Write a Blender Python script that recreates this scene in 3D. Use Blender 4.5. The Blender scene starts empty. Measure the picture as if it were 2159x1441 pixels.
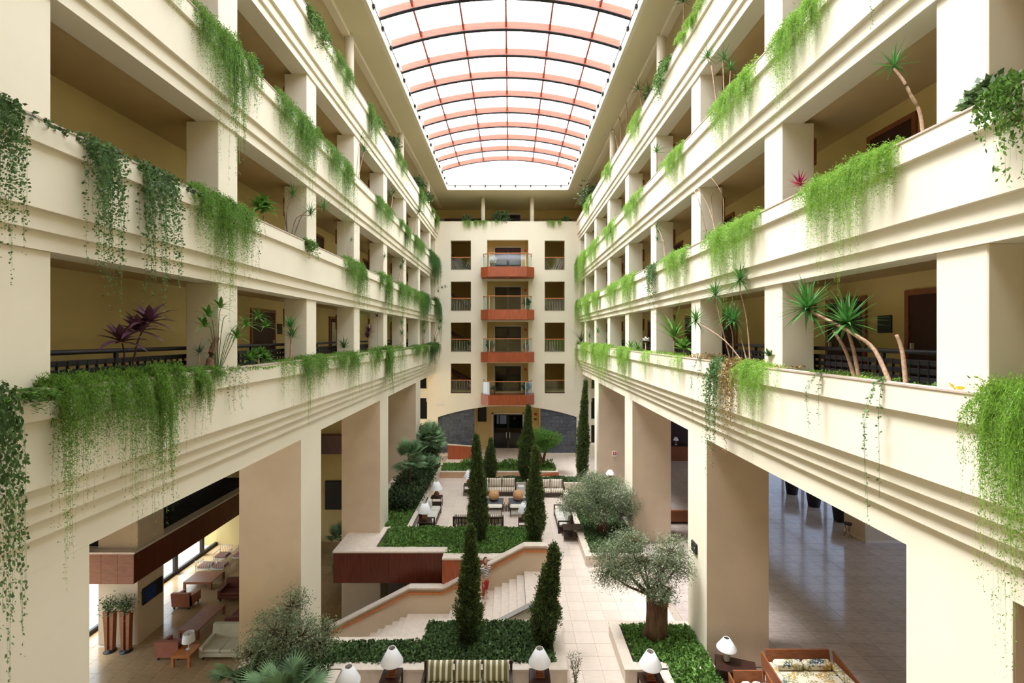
import bpy, math, random
import numpy as np
from mathutils import Vector, Matrix
random.seed(7); RNG = np.random.default_rng(7)
SC = bpy.context.scene; COL = SC.collection
PI = math.pi

# ---------------------------------------------------------------- camera, world, light, exposure
F = 985.0; CX = 1075.4; CY = 709.0; G = 9.8       # focal length in pixels, vanishing point, eye height over the ground floor
cam = bpy.data.cameras.new('camera'); cam.sensor_width = 36; cam.lens = F / 2159 * 36
cam.shift_x = (1079.5 - CX) / 2159; cam.shift_y = (CY - 720.5) / 2159
cam.clip_start = 0.05; cam.clip_end = 300
co = bpy.data.objects.new('camera', cam); COL.objects.link(co)
co.location = (0, 0, G); co.rotation_euler = (PI / 2, 0, 0); SC.camera = co
w = bpy.data.worlds.new('overcast_sky'); SC.world = w; w.use_nodes = True
nt = w.node_tree; bg = nt.nodes['Background']
bg.inputs[0].default_value = (0.88, 0.94, 1.04, 1); bg.inputs[1].default_value = 7.0
sl = bpy.data.lights.new('hazy_sun', 'SUN'); sl.energy = 14.0; sl.angle = math.radians(20); sl.color = (.98, .985, 1)
so = bpy.data.objects.new('hazy_sun', sl); COL.objects.link(so); so.location = (-10, 0, 40)
so.rotation_euler = (math.radians(0), math.radians(-24), 0)
SC.view_settings.view_transform = 'Standard'; SC.view_settings.look = 'None'
SC.view_settings.gamma = 1; SC.view_settings.use_curve_mapping = False
SC.view_settings.exposure = -0.36

# ---------------------------------------------------------------- helpers
def at(px, py, z):                     # a point of the photograph whose height is known -> metres
    Y = F * (G - z) / (py - CY); return (px - CX) * Y / F, Y
def sX(s, v): return s * (v + (0.36 if s < 0 else 0))
def tag(o, label=None, cat=None, group=None, kind=None):
    if label: o['label'] = label
    if cat: o['category'] = cat
    if group: o['group'] = group
    if kind: o['kind'] = kind
    return o
def empty(name, loc=(0, 0, 0), rz=0, **k):
    o = bpy.data.objects.new(name, None); o.empty_display_size = .2; COL.objects.link(o)
    o.location = loc; o.rotation_euler = (0, 0, rz); return tag(o, **k)
def link(name, me, parent=None, loc=None, rz=None, **k):
    o = bpy.data.objects.new(name, me); COL.objects.link(o)
    if parent: o.parent = parent
    if loc is not None: o.location = loc
    if rz is not None: o.rotation_euler = (0, 0, rz)
    return tag(o, **k)
def kids(o): return [c for c in bpy.data.objects if c.parent == o]
def copy_tree(o, loc=None, rz=None, parent=None, scale=None, label=None, children=None):
    c = o.copy(); COL.objects.link(c)
    if parent: c.parent = parent
    if loc is not None: c.location = loc
    if rz is not None: c.rotation_euler = (0, 0, rz)
    if scale is not None: c.scale = scale if hasattr(scale, '__len__') else (scale,) * 3
    if label: c['label'] = label
    for ch in (children if children is not None else list(o.children)): copy_tree(ch, parent=c)
    return c

class MB:
    def __init__(s): s.v = []; s.f = []
    def add(s, vs, fs):
        n = len(s.v); s.v += [tuple(p) for p in vs]; s.f += [tuple(i + n for i in f) for f in fs]; return s
    def box(s, x0, x1, y0, y1, z0, z1, b=0):
        if x0 > x1: x0, x1 = x1, x0
        if y0 > y1: y0, y1 = y1, y0
        if z0 > z1: z0, z1 = z1, z0
        if b <= 0:
            return s.add([(x0,y0,z0),(x1,y0,z0),(x1,y1,z0),(x0,y1,z0),(x0,y0,z1),(x1,y0,z1),(x1,y1,z1),(x0,y1,z1)],
                         [(0,3,2,1),(4,5,6,7),(0,1,5,4),(1,2,6,5),(2,3,7,6),(3,0,4,7)])
        b = min(b, (x1-x0)*.45, (y1-y0)*.45, (z1-z0)*.45)
        vs = []; idx = {}
        for i in (0, 1):
            for j in (0, 1):
                for k in (0, 1):
                    X = (x0, x1)[i]; Y = (y0, y1)[j]; Z = (z0, z1)[k]
                    sx = b if i == 0 else -b; sy = b if j == 0 else -b; sz = b if k == 0 else -b
                    idx[i,j,k] = len(vs); vs += [(X, Y+sy, Z+sz), (X+sx, Y, Z+sz), (X+sx, Y+sy, Z)]
        A = lambda i,j,k,a: idx[i,j,k] + a
        fs = []
        def fc(l, flip): fs.append(tuple(reversed(l)) if flip else tuple(l))
        for i in (0,1): fc([A(i,0,0,0),A(i,1,0,0),A(i,1,1,0),A(i,0,1,0)], i == 0)
        for j in (0,1): fc([A(0,j,0,1),A(1,j,0,1),A(1,j,1,1),A(0,j,1,1)], j == 1)
        for k in (0,1): fc([A(0,0,k,2),A(1,0,k,2),A(1,1,k,2),A(0,1,k,2)], k == 0)
        for i in (0,1):
            for j in (0,1): fc([A(i,j,0,0),A(i,j,0,1),A(i,j,1,1),A(i,j,1,0)], (i+j) % 2 == 1)
        for i in (0,1):
            for k in (0,1): fc([A(i,0,k,0),A(i,0,k,2),A(i,1,k,2),A(i,1,k,0)], (i+k) % 2 == 0)
        for j in (0,1):
            for k in (0,1): fc([A(0,j,k,1),A(0,j,k,2),A(1,j,k,2),A(1,j,k,1)], (j+k) % 2 == 1)
        for i in (0,1):
            for j in (0,1):
                for k in (0,1): fc([A(i,j,k,0),A(i,j,k,1),A(i,j,k,2)], (i+j+k) % 2 == 0)
        return s.add(vs, fs)
    def prism(s, poly, y0, y1, axis='y'):          # polygon (a, z) swept along y (or (x, y) swept along z)
        n = len(poly)
        if axis == 'y': vs = [(a, y0, z) for a, z in poly] + [(a, y1, z) for a, z in poly]
        elif axis == 'x': vs = [(y0, a, z) for a, z in poly] + [(y1, a, z) for a, z in poly]
        else: vs = [(a, b, y0) for a, b in poly] + [(a, b, y1) for a, b in poly]
        fs = [tuple(range(n)), tuple(range(2*n-1, n-1, -1))] + [(i, i+n, (i+1) % n + n, (i+1) % n) for i in range(n)]
        return s.add(vs, fs)
    def tube(s, pts, r, n=6, cap=True):
        pts = [Vector(p) for p in pts]; m = len(pts)
        rs = r if hasattr(r, '__len__') else [r]*m
        vs = []; up = Vector((0,0,1))
        for i, p in enumerate(pts):
            d = (pts[min(i+1, m-1)] - pts[max(i-1, 0)])
            if d.length < 1e-9: d = Vector((0,0,1))
            d.normalize()
            a = d.cross(up) if abs(d.z) < .95 else d.cross(Vector((0,1,0)))
            a.normalize(); b = d.cross(a)
            for k in range(n):
                t = 2*PI*k/n; vs.append(p + (a*math.cos(t) + b*math.sin(t))*rs[i])
        fs = [(i*n+k, i*n+(k+1)%n, (i+1)*n+(k+1)%n, (i+1)*n+k) for i in range(m-1) for k in range(n)]
        if cap: fs += [tuple(range(n-1, -1, -1)), tuple(range((m-1)*n, m*n))]
        return s.add(vs, fs)
    def lathe(s, prof, n=16, c=(0,0,0), cap=True):
        vs = [(c[0]+r*math.cos(2*PI*k/n), c[1]+r*math.sin(2*PI*k/n), c[2]+z) for r, z in prof for k in range(n)]
        m = len(prof)
        fs = [(i*n+k, i*n+(k+1)%n, (i+1)*n+(k+1)%n, (i+1)*n+k) for i in range(m-1) for k in range(n)]
        if cap: fs += [tuple(range(n-1, -1, -1)), tuple(range((m-1)*n, m*n))]
        return s.add(vs, fs)
    def mesh(s, name, m, smooth=False):
        me = bpy.data.meshes.new(name); me.from_pydata(s.v, [], s.f); me.materials.append(m); me.update()
        if smooth: me.polygons.foreach_set('use_smooth', [True]*len(me.polygons))
        return me
    def build(s, name, m, parent=None, smooth=False, loc=None, rz=None, fix=False, **k):
        me = s.mesh(name, m, smooth)
        if fix:
            import bmesh
            bm = bmesh.new(); bm.from_mesh(me); bmesh.ops.recalc_face_normals(bm, faces=bm.faces); bm.to_mesh(me); bm.free()
        return link(name, me, parent, loc, rz, **k)

def npmesh(name, V, FQ, m, smooth=False):
    me = bpy.data.meshes.new(name); n = len(FQ); k = FQ.shape[1]
    me.vertices.add(len(V)); me.vertices.foreach_set('co', V.astype(np.float32).ravel())
    me.loops.add(n*k); me.loops.foreach_set('vertex_index', FQ.astype(np.int32).ravel())
    me.polygons.add(n); me.polygons.foreach_set('loop_start', np.arange(0, n*k, k, dtype=np.int32))
    try: me.polygons.foreach_set('loop_total', np.full(n, k, dtype=np.int32))
    except Exception: pass
    me.materials.append(m); me.update(calc_edges=True); me.validate()
    return me
def nrm(a): return a / np.maximum(np.linalg.norm(a, axis=1, keepdims=True), 1e-9)
def rdir(n): return nrm(RNG.normal(size=(n, 3)))
def kites(B, D, L, W, bend=0.0):       # leaf blades: base, two shoulders, tip
    n = len(B); D = nrm(D); S = nrm(np.cross(D, rdir(n)))
    N = np.cross(S, D); L = np.broadcast_to(L, (n,))[:, None]; W = np.broadcast_to(W, (n,))[:, None]
    mid = B + D*L*.45 + N*L*bend
    V = np.stack([B, mid + S*W*.5, B + D*L, mid - S*W*.5], 1).reshape(-1, 3)
    return V, np.arange(4*n).reshape(-1, 4)
def leafmesh(name, B, D, L, W, m, bend=.08):
    V, Q = kites(B, D, L, W, bend); return npmesh(name, V, Q, m)
def cat(parts):
    Vs = []; Fs = []; o = 0
    for V, Q in parts: Vs.append(V); Fs.append(Q + o); o += len(V)
    return np.concatenate(Vs), np.concatenate(Fs)

# ---------------------------------------------------------------- materials
MATS = {}
def mat(name, col, rough=.6, var=.06, scale=3.0, bump=0.0, bscale=40.0, metal=0, spec=.5, stretch=None, col2=None, island=0, objrand=0):
    m = bpy.data.materials.new(name); m.use_nodes = True; n = m.node_tree; p = n.nodes['Principled BSDF']
    p.inputs['Roughness'].default_value = rough; p.inputs['Metallic'].default_value = metal
    p.inputs['Specular IOR Level'].default_value = spec
    tc = n.nodes.new('ShaderNodeTexCoord'); mp = n.nodes.new('ShaderNodeMapping')
    n.links.new(tc.outputs['Object'], mp.inputs[0])
    if stretch: mp.inputs['Scale'].default_value = stretch
    nz = n.nodes.new('ShaderNodeTexNoise'); nz.inputs['Scale'].default_value = scale; nz.inputs['Detail'].default_value = 5
    n.links.new(mp.outputs[0], nz.inputs['Vector'])
    mx = n.nodes.new('ShaderNodeMix'); mx.data_type = 'RGBA'
    c2 = col2 or tuple(min(1, c*(1+var)) for c in col)
    c1 = col if col2 else tuple(c*(1-var) for c in col)
    mx.inputs[6].default_value = (*c1, 1); mx.inputs[7].default_value = (*c2, 1)
    rp = n.nodes.new('ShaderNodeMapRange'); rp.inputs[1].default_value = .32; rp.inputs[2].default_value = .68
    n.links.new(nz.outputs[0], rp.inputs[0]); n.links.new(rp.outputs[0], mx.inputs[0])
    out = mx.outputs[2]
    if island or objrand:
        hv = n.nodes.new('ShaderNodeHueSaturation'); g = n.nodes.new('ShaderNodeNewGeometry' if island else 'ShaderNodeObjectInfo')
        r = n.nodes.new('ShaderNodeMapRange'); a = island or objrand
        r.inputs[3].default_value = 1-a; r.inputs[4].default_value = 1+a
        n.links.new(g.outputs['Random Per Island' if island else 'Random'], r.inputs[0]); n.links.new(r.outputs[0], hv.inputs['Value'])
        n.links.new(out, hv.inputs['Color']); out = hv.outputs[0]
    n.links.new(out, p.inputs['Base Color'])
    if bump:
        b = n.nodes.new('ShaderNodeBump'); b.inputs['Strength'].default_value = bump; b.inputs['Distance'].default_value = .01
        z = n.nodes.new('ShaderNodeTexNoise'); z.inputs['Scale'].default_value = bscale; z.inputs['Detail'].default_value = 4
        n.links.new(mp.outputs[0], z.inputs['Vector']); n.links.new(z.outputs[0], b.inputs['Height']); n.links.new(b.outputs[0], p.inputs['Normal'])
    MATS[name] = m; return m
def leafmat(name, col, var=.35, trans=.35, rough=.5):
    m = mat(name, col, rough, var=.15, scale=1.5, island=var, spec=.3)
    n = m.node_tree; p = n.nodes['Principled BSDF']; out = n.nodes['Material Output']
    src = p.inputs['Base Color'].links[0].from_socket
    t = n.nodes.new('ShaderNodeBsdfTranslucent'); mx = n.nodes.new('ShaderNodeMixShader'); mx.inputs[0].default_value = trans
    n.links.new(src, t.inputs[0]); n.links.new(p.outputs[0], mx.inputs[1]); n.links.new(t.outputs[0], mx.inputs[2]); n.links.new(mx.outputs[0], out.inputs[0])
    return m
def glassmat(name, tint=(.9,.95,.95), mixg=.12, rough=.05, body=None):
    m = bpy.data.materials.new(name); m.use_nodes = True; n = m.node_tree; n.nodes.clear()
    out = n.nodes.new('ShaderNodeOutputMaterial'); t = n.nodes.new('ShaderNodeBsdfTransparent'); t.inputs[0].default_value = (*tint, 1)
    if body: g = n.nodes.new('ShaderNodeBsdfTranslucent'); g.inputs[0].default_value = (*body, 1)
    else: g = n.nodes.new('ShaderNodeBsdfGlossy'); g.inputs[1].default_value = rough
    mx = n.nodes.new('ShaderNodeMixShader'); mx.inputs[0].default_value = mixg
    n.links.new(t.outputs[0], mx.inputs[1]); n.links.new(g.outputs[0], mx.inputs[2]); n.links.new(mx.outputs[0], out.inputs[0])
    MATS[name] = m; return m
def stripemat(name, c1, c2, freq, axis=0, duty=.5, rough=.8):
    m = bpy.data.materials.new(name); m.use_nodes = True; n = m.node_tree; p = n.nodes['Principled BSDF']; p.inputs['Roughness'].default_value = rough
    tc = n.nodes.new('ShaderNodeTexCoord'); sp = n.nodes.new('ShaderNodeSeparateXYZ'); n.links.new(tc.outputs['Object'], sp.inputs[0])
    mu = n.nodes.new('ShaderNodeMath'); mu.operation = 'MULTIPLY'; mu.inputs[1].default_value = freq; n.links.new(sp.outputs[axis], mu.inputs[0])
    fr = n.nodes.new('ShaderNodeMath'); fr.operation = 'FRACT'; n.links.new(mu.outputs[0], fr.inputs[0])
    gt = n.nodes.new('ShaderNodeMath'); gt.operation = 'GREATER_THAN'; gt.inputs[1].default_value = duty; n.links.new(fr.outputs[0], gt.inputs[0])
    mx = n.nodes.new('ShaderNodeMix'); mx.data_type = 'RGBA'; mx.inputs[6].default_value = (*c1, 1); mx.inputs[7].default_value = (*c2, 1)
    n.links.new(gt.outputs[0], mx.inputs[0]); n.links.new(mx.outputs[2], p.inputs['Base Color']); MATS[name] = m; return m

plaster = mat('cream_plaster', (.83, .76, .59), .85, var=.025, scale=.7, bump=.08, bscale=60)
ochre = mat('ochre_plaster', (.70, .54, .235), .85, var=.03, scale=.7, bump=.05)
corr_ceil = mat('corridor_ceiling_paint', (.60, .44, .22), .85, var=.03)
pillar_m = mat('shaded_beige_stucco', (.64, .50, .35), .85, var=.05, scale=1.2, bump=.1, bscale=50)  # beige stucco, deepened so the pillar sides look shaded
ceilp = mat('top_ceiling_paint', (.76, .68, .46), .85, var=.02, scale=.6)
coping_m = mat('pale_travertine', (.74, .63, .52), .5, var=.07, scale=6, bump=.04)
rail_cap = mat('pink_coping_stone', (.55, .43, .35), .6, var=.08, scale=6)
grout = mat('tile_grout', (.42, .34, .27), .8, var=.04)
tile_m = mat('travertine_tile', (.76, .64, .54), .28, var=.06, scale=4, objrand=.05, stretch=(1, 3, 1))
tile_s = mat('travertine_tile_far', (.76, .64, .54), .28, var=.06, scale=4, island=.05, stretch=(1, 3, 1))
lobby_t = mat('polished_lobby_tile', (.50, .42, .38), .13, var=.12, scale=3, objrand=.06, stretch=(1, 3, 1), bump=.05, bscale=6, spec=.8)
lobby_s = mat('polished_lobby_tile_far', (.50, .42, .38), .13, var=.12, scale=3, island=.06, stretch=(1, 3, 1), bump=.05, bscale=6, spec=.8)
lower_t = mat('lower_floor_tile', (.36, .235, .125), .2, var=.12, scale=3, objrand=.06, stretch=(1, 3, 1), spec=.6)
lower_s = mat('lower_floor_tile_far', (.36, .235, .125), .2, var=.12, scale=3, island=.06, spec=.6)
wood_red = mat('reddish_veneer', (.34, .078, .026), .38, var=.3, scale=3, stretch=(14, 14, .6), objrand=.1)
wood_dark = mat('dark_red_veneer', (.10, .018, .008), .35, var=.4, scale=3, stretch=(14, 14, .6), objrand=.15)
wood_orange = mat('orange_handrail_wood', (.50, .17, .045), .4, var=.15, scale=8)
wood_brown = mat('brown_wood', (.26, .085, .03), .4, var=.25, scale=4, stretch=(1, 8, 8))
door_wood = mat('dark_door_wood', (.045, .010, .006), .6, var=.2, scale=3, stretch=(10, 10, 1))
rib_m = mat('rib_laminated_wood', (.40, .12, .065), .5, var=.15, scale=2, stretch=(1, 5, 8))
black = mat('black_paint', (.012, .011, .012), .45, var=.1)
dark_metal = mat('dark_bronze_metal', (.022, .019, .022), .45, var=.1, metal=.3)
espresso = mat('espresso_wood', (.035, .014, .010), .35, var=.25, scale=5)
iron = mat('wrought_iron', (.05, .03, .02), .5, metal=.5)
white_m = mat('lamp_shade_fabric', (.86, .86, .86), .8, var=.02)
white_metal = mat('white_metal', (.75, .72, .66), .5, var=.03)
slate_m = mat('grey_slate', (.075, .082, .098), .55, var=.3, scale=6, objrand=.22, bump=.2, bscale=15)
soil = mat('dark_soil', (.035, .022, .014), .95, var=.4, scale=12, bump=.6, bscale=30)
litter = mat('leaf_litter_soil', (.02, .013, .009), .95, var=.6, scale=20, bump=.8, bscale=30)
bark = mat('olive_bark', (.14, .075, .040), .9, var=.4, scale=10, bump=.8, bscale=25, stretch=(1, 1, .3))
stem_m = mat('tan_cane', (.42, .27, .17), .8, var=.3, scale=25, bump=.5, bscale=60)
red_bark = mat('scaly_reddish_bark', (.20, .085, .05), .9, var=.5, scale=30, bump=.9, bscale=40)
palm_trunk = mat('fibrous_palm_trunk', (.045, .028, .018), .95, var=.4, scale=15, bump=.8)
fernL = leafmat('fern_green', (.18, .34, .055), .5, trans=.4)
fernR = leafmat('sunlit_fern_green', (.30, .50, .085), .45, trans=.45)  # brighter copy of the fern green, with sunlight mixed into the colour
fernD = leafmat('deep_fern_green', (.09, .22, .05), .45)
ivy_m = leafmat('ivy_green', (.095, .165, .055), .65, trans=.2)
ivy_b = leafmat('bright_ivy_green', (.14, .27, .055), .6, trans=.3)
vine_m = leafmat('vine_green', (.13, .23, .08), .45)
cyp_m = leafmat('cypress_green', (.085, .125, .030), .65, trans=.12)
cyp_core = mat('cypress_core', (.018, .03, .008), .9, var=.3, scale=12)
olive_m = leafmat('olive_leaf', (.24, .30, .17), .5, trans=.25)
palm_m = leafmat('fan_palm_green', (.15, .25, .12), .4, trans=.25)
yucca_m = leafmat('yucca_green', (.08, .23, .05), .35, trans=.25)
broad_m = leafmat('broad_leaf_green', (.11, .25, .035), .4, trans=.3)
dry_m = leafmat('dry_foliage', (.33, .22, .08), .4, trans=.2)
purple_m = leafmat('purple_cordyline_leaf', (.09, .035, .055), .5, trans=.2)
pink_m = leafmat('crimson_cordyline_leaf', (.35, .015, .07), .4, trans=.3)
white_fl = leafmat('cream_flower', (.7, .68, .6), .2)
glass = glassmat('clear_glass', mixg=.06)
glass_w = glassmat('window_glass', (.40, .44, .50), .08)
sky_pane = glassmat('frosted_skylight_pane', (.97, .97, .97), .25, body=(.95, .95, .95))
stripe_olive = stripemat('olive_striped_fabric', (.80, .77, .66), (.20, .18, .07), 6.3, 0, .38)
stripe_tan = stripemat('tan_striped_fabric', (.80, .76, .66), (.33, .24, .15), 9.5, 0, .45)
stripe_thin = stripemat('narrow_striped_fabric', (.78, .76, .70), (.28, .26, .18), 9, 0, .6)
salmon = mat('salmon_upholstery', (.33, .115, .065), .75, var=.1)
rust = mat('rust_upholstery', (.13, .03, .015), .6, var=.15)
beige_f = mat('beige_upholstery', (.50, .46, .33), .85, var=.06)
olive_f = mat('olive_upholstery', (.13, .12, .05), .85, var=.1)
pink_f = mat('rose_cushion_fabric', (.40, .20, .15), .85, var=.08)
cream_f = mat('cream_cushion_fabric', (.75, .68, .57), .85, var=.04)
ball_m = mat('woven_straw', (.60, .33, .15), .8, var=.25, scale=18, bump=.8, bscale=60)
terracotta = mat('terracotta_pot', (.30, .12, .06), .8)
grey_pot = mat('grey_pot', (.25, .25, .22), .7)
red_plastic = mat('red_sign_plastic', (.55, .04, .03), .5)
brown_slab = mat('sandy_render', (.58, .36, .21), .8, var=.08, scale=3)
leafprint = bpy.data.materials.new('leaf_print_fabric'); leafprint.use_nodes = True
def _lp():
    n = leafprint.node_tree; p = n.nodes['Principled BSDF']; p.inputs['Roughness'].default_value = .85
    tc = n.nodes.new('ShaderNodeTexCoord'); v = n.nodes.new('ShaderNodeTexVoronoi'); v.inputs['Scale'].default_value = 4.2
    nz = n.nodes.new('ShaderNodeTexNoise'); nz.inputs['Scale'].default_value = 16; nz.inputs['Detail'].default_value = 2
    ad = n.nodes.new('ShaderNodeVectorMath'); ad.operation = 'MULTIPLY_ADD'; ad.inputs[1].default_value = (.22,)*3
    n.links.new(tc.outputs['Object'], ad.inputs[2]); n.links.new(nz.outputs['Color'], ad.inputs[0]); n.links.new(ad.outputs[0], v.inputs['Vector'])
    r = n.nodes.new('ShaderNodeValToRGB'); r.color_ramp.interpolation = 'CONSTANT'
    cols = [(0, (.035, .085, .10)), (.25, (.62, .55, .40)), (.42, (.30, .26, .12)), (.58, (.66, .60, .46)), (.72, (.42, .26, .06)), (.86, (.20, .22, .14))]
    r.color_ramp.elements[0].position = 0; r.color_ramp.elements[0].color = (*cols[0][1], 1)
    r.color_ramp.elements[1].position = cols[1][0]; r.color_ramp.elements[1].color = (*cols[1][1], 1)
    for q, c in cols[2:]: e = r.color_ramp.elements.new(q); e.color = (*c, 1)
    n.links.new(v.outputs['Color'], r.inputs[0])
    n2 = n.nodes.new('ShaderNodeTexNoise'); n2.inputs['Scale'].default_value = 22
    gt = n.nodes.new('ShaderNodeMath'); gt.operation = 'GREATER_THAN'; gt.inputs[1].default_value = .55
    mx = n.nodes.new('ShaderNodeMix'); mx.data_type = 'RGBA'; mx.inputs[7].default_value = (.70, .65, .52, 1)
    n.links.new(tc.outputs['Object'], n2.inputs['Vector']); n.links.new(n2.outputs[0], gt.inputs[0]); n.links.new(gt.outputs[0], mx.inputs[0])
    n.links.new(r.outputs[0], mx.inputs[6]); n.links.new(mx.outputs[2], p.inputs['Base Color'])
_lp()
# ---------------------------------------------------------------- the setting
YN, YF = -5.0, 38.0
LEV = {'B': 9.117, 'A': 12.457, 'C': 15.797, 'D': 19.137}      # tops of the gallery parapets
FLN = {'B': 'lowest', 'A': 'second', 'C': 'third', 'D': 'top'}
ORD = ['nearest', 'second', 'third', 'fourth', 'fifth', 'sixth', 'seventh', 'eighth', 'ninth', 'tenth', 'eleventh', 'twelfth']
SIDE = {-1: 'left', 1: 'right'}
def st(mb, name, m, parent=None, label=None, fix=True, **k):
    return mb.build(name, m, parent, fix=fix, kind=None if parent else 'structure', label=label, **k)
TOPC = 21.15
PROF_U = [(5.40,0),(5.40,-.281),(5.47,-.281),(5.47,-1.071),(5.55,-1.071),(5.55,-1.323),(5.62,-1.323),(5.62,-1.557),(6.12,-1.557),(6.12,-1.45),
          (7.9,-1.45),(7.9,-.62),(6.42,-.62),(6.42,-.06),(6.34,-.06),(6.34,-.14),(5.55,-.14),(5.55,0)]
PROF_B = [(5.40,0),(5.40,-.355),(5.47,-.355),(5.47,-1.207),(5.56,-1.207),(5.56,-1.453),(5.645,-1.453),(5.645,-1.685),(5.73,-1.685),(5.73,-1.933),
          (5.81,-1.933),(5.81,-2.377),(7.66,-2.377),(7.66,-2.2),(7.9,-2.2),(7.9,-.62),(6.42,-.62),(6.42,-.06),(6.34,-.06),(6.34,-.14),(5.55,-.14),(5.55,0)]
for s in (-1, 1):
    for L, z in LEV.items():
        pr = PROF_B if L == 'B' else PROF_U
        yf = YF + .0
        o = st(MB().prism([(sX(s, a), z + b) for a, b in pr], YN, yf), 'gallery_parapet', plaster,
               label='cream stepped gallery parapet on the %s side, %s gallery' % (SIDE[s], FLN[L]))
        st(MB().box(sX(s,5.385), sX(s,5.56), YN, yf, z, z + .025), 'coping', rail_cap, o)
        st(MB().box(sX(s,5.56), sX(s,6.34), YN, yf, z - .139, z - .05), 'planter_soil', soil, o)
        # corridor ceiling skin under the slab above / floor skin
        if L != 'D':
            zc = z + 3.34 - 1.45
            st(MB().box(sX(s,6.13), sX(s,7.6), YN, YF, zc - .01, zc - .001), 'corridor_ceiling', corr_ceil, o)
            if L == 'B' : pass
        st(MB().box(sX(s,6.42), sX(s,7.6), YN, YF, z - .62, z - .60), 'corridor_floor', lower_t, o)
    # back wall of the corridors, one slab through all storeys
    st(MB().box(sX(s,7.6), sX(s,7.9), YN, YF, 8.5, 21.3), 'wall_' + SIDE[s], ochre, label='ochre back wall of the %s corridors' % SIDE[s])
# square columns of the three lower galleries
col_me = MB().box(-.335, .335, 0, .68, 0, 2.0, b=.012).mesh('column', plaster)
for s in (-1, 1):
    for L in 'BAC':
        for k in range(9):
            y = 5.46 + 4.2*k + (0.08 if s > 0 else 0); z = LEV[L]
            if k == 8: y = 37.6
            o = link('column', col_me, loc=(sX(s, 5.67 + .335), y, z - .13)); o.scale = (1, 1, (1.783 + .13 + .005)/2)
            if k == 8: continue
            tag(o, 'cream square column on the %s side, %s gallery, %s from the camera' % (SIDE[s], FLN[L], ORD[k]), kind='structure')
rc_me = MB().lathe([(.17, 0), (.17, 2.1)], 20).mesh('round_column', plaster, True)
for s in (-1, 1):
    for k, y in enumerate((0.9, 9.3, 17.6, 25.9, 34.3)):
        o = link('round_column', rc_me, loc=(sX(s, 5.70), y, 19.05)); tag(o, 'slim round column of the top gallery on the %s side, %s from the camera' % (SIDE[s], ORD[k]), kind='structure')
for k, x in enumerate((-2.2, 1.8)):
    o = link('round_column', rc_me, loc=(x, 38.2, 19.05)); tag(o, 'slim round column of the end terrace, %s of the two' % ('left', 'right')[k], kind='structure')
for s in (-1, 1):
    st(MB().box(sX(s,5.62), sX(s,5.90), YN, 41, TOPC - .14, TOPC + .02), 'trim_%d' % (1 if s < 0 else 2), plaster, label='shallow beam over the %s top gallery' % SIDE[s])
# ceiling with the skylight opening
SXL, SXR, SYF = -4.85, 4.49, 36.2; SY0 = 1.35
st(MB().box(-8.4, SXL-.05, YN-.4, 43.3, TOPC, TOPC+.3).box(SXR+.05, 8.4, YN-.4, 43.3, TOPC, TOPC+.3).box(SXL-.05, SXR+.05, SYF+.05, 43.3, TOPC, TOPC+.3).box(SXL-.05, SXR+.05, YN-.4, SY0-.05, TOPC, TOPC+.3), 'ceiling', ceilp, label='flat cream ceiling around the skylight', fix=False)
sky = empty('skylight', (0, 0, 0), label='long barrel vaulted skylight with timber ribs', kind='structure')
cb = MB(); c0, c1 = TOPC - .01, TOPC + .42
cb.box(SXL-.15, SXL, SY0-.15, SYF+.15, c0, c1).box(SXR, SXR+.15, SY0-.15, SYF+.15, c0, c1).box(SXL, SXR, SYF, SYF+.15, c0, c1).box(SXL, SXR, SY0-.15, SY0, c0, c1)
st(cb, 'curb', plaster, sky, fix=False)
XM = (SXL + SXR)/2; HS = (SXR - SXL)/2; ZF = TOPC + .42
def vz(x): return ZF + .77*(1 - ((x - XM)/HS)**2)
N = 28; xs = [SXL + 2*HS*i/N for i in range(N+1)]
rb = MB(); vs = []
for x in xs:
    z = vz(x); vs += [(x, -.06, z), (x, .06, z), (x, .06, z+.295), (x, -.06, z+.295)]
fs = [(0,1,2,3), tuple(4*N + i for i in (3,2,1,0))]
for i in range(N):
    for j in range(4): fs.append((4*i+j, 4*i+4+j, 4*i+4+(j+1)%4, 4*i+(j+1)%4))
rib_me = rb.add(vs, fs).mesh('rib', rib_m)
edge_me = MB()
for i in range(N): pass
for i in range(N):
    x0, x1 = xs[i], xs[i+1]
    edge_me.add([(x0,-.075,vz(x0)-.02),(x0,.075,vz(x0)-.02),(x0,.075,vz(x0)+.005),(x0,-.075,vz(x0)+.005),(x1,-.075,vz(x1)-.02),(x1,.075,vz(x1)-.02),(x1,.075,vz(x1)+.005),(x1,-.075,vz(x1)+.005)],
                [(0,4,5,1),(1,5,6,2),(2,6,7,3),(3,7,4,0)])
edge_me = edge_me.mesh('rib_edge', dark_metal)
RY = [33.3 - 1.774*k for k in range(19)]
PX = [-3.62, -1.9, -.16, 1.62, 3.34]
clampm = MB()
for x in PX: clampm.box(x-.03, x+.03, -.1, .1, vz(x)+.10, vz(x)+.30)
clamp_me = clampm.mesh('clamp', dark_metal)
for y in RY:
    r = link('rib', rib_me, sky, (0, y, 0)); link('rib_edge', edge_me, r); link('clamp', clamp_me, r)
for x in PX:
    st(MB().tube([(x, SY0, vz(x)+.12), (x, 33.3, vz(x)+.10)], .045, 6), 'purlin', wood_red, sky)
px = [SXL] + PX + [SXR]
for i in range(6):
    pm = MB(); n = 5
    for q in range(n):
        a = px[i] + (px[i+1]-px[i])*q/n + (.01 if q == 0 else 0); b = px[i] + (px[i+1]-px[i])*(q+1)/n - (.01 if q == n-1 else 0)
        pm.add([(a,0,vz(a)+.31),(b,0,vz(b)+.31),(b,1.75,vz(b)+.31),(a,1.75,vz(a)+.31)], [(0,1,2,3)])
    me = pm.mesh('pane', sky_pane)
    for y in RY[1:]: link('pane', me, sky, (0, y+.012, 0))
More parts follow.
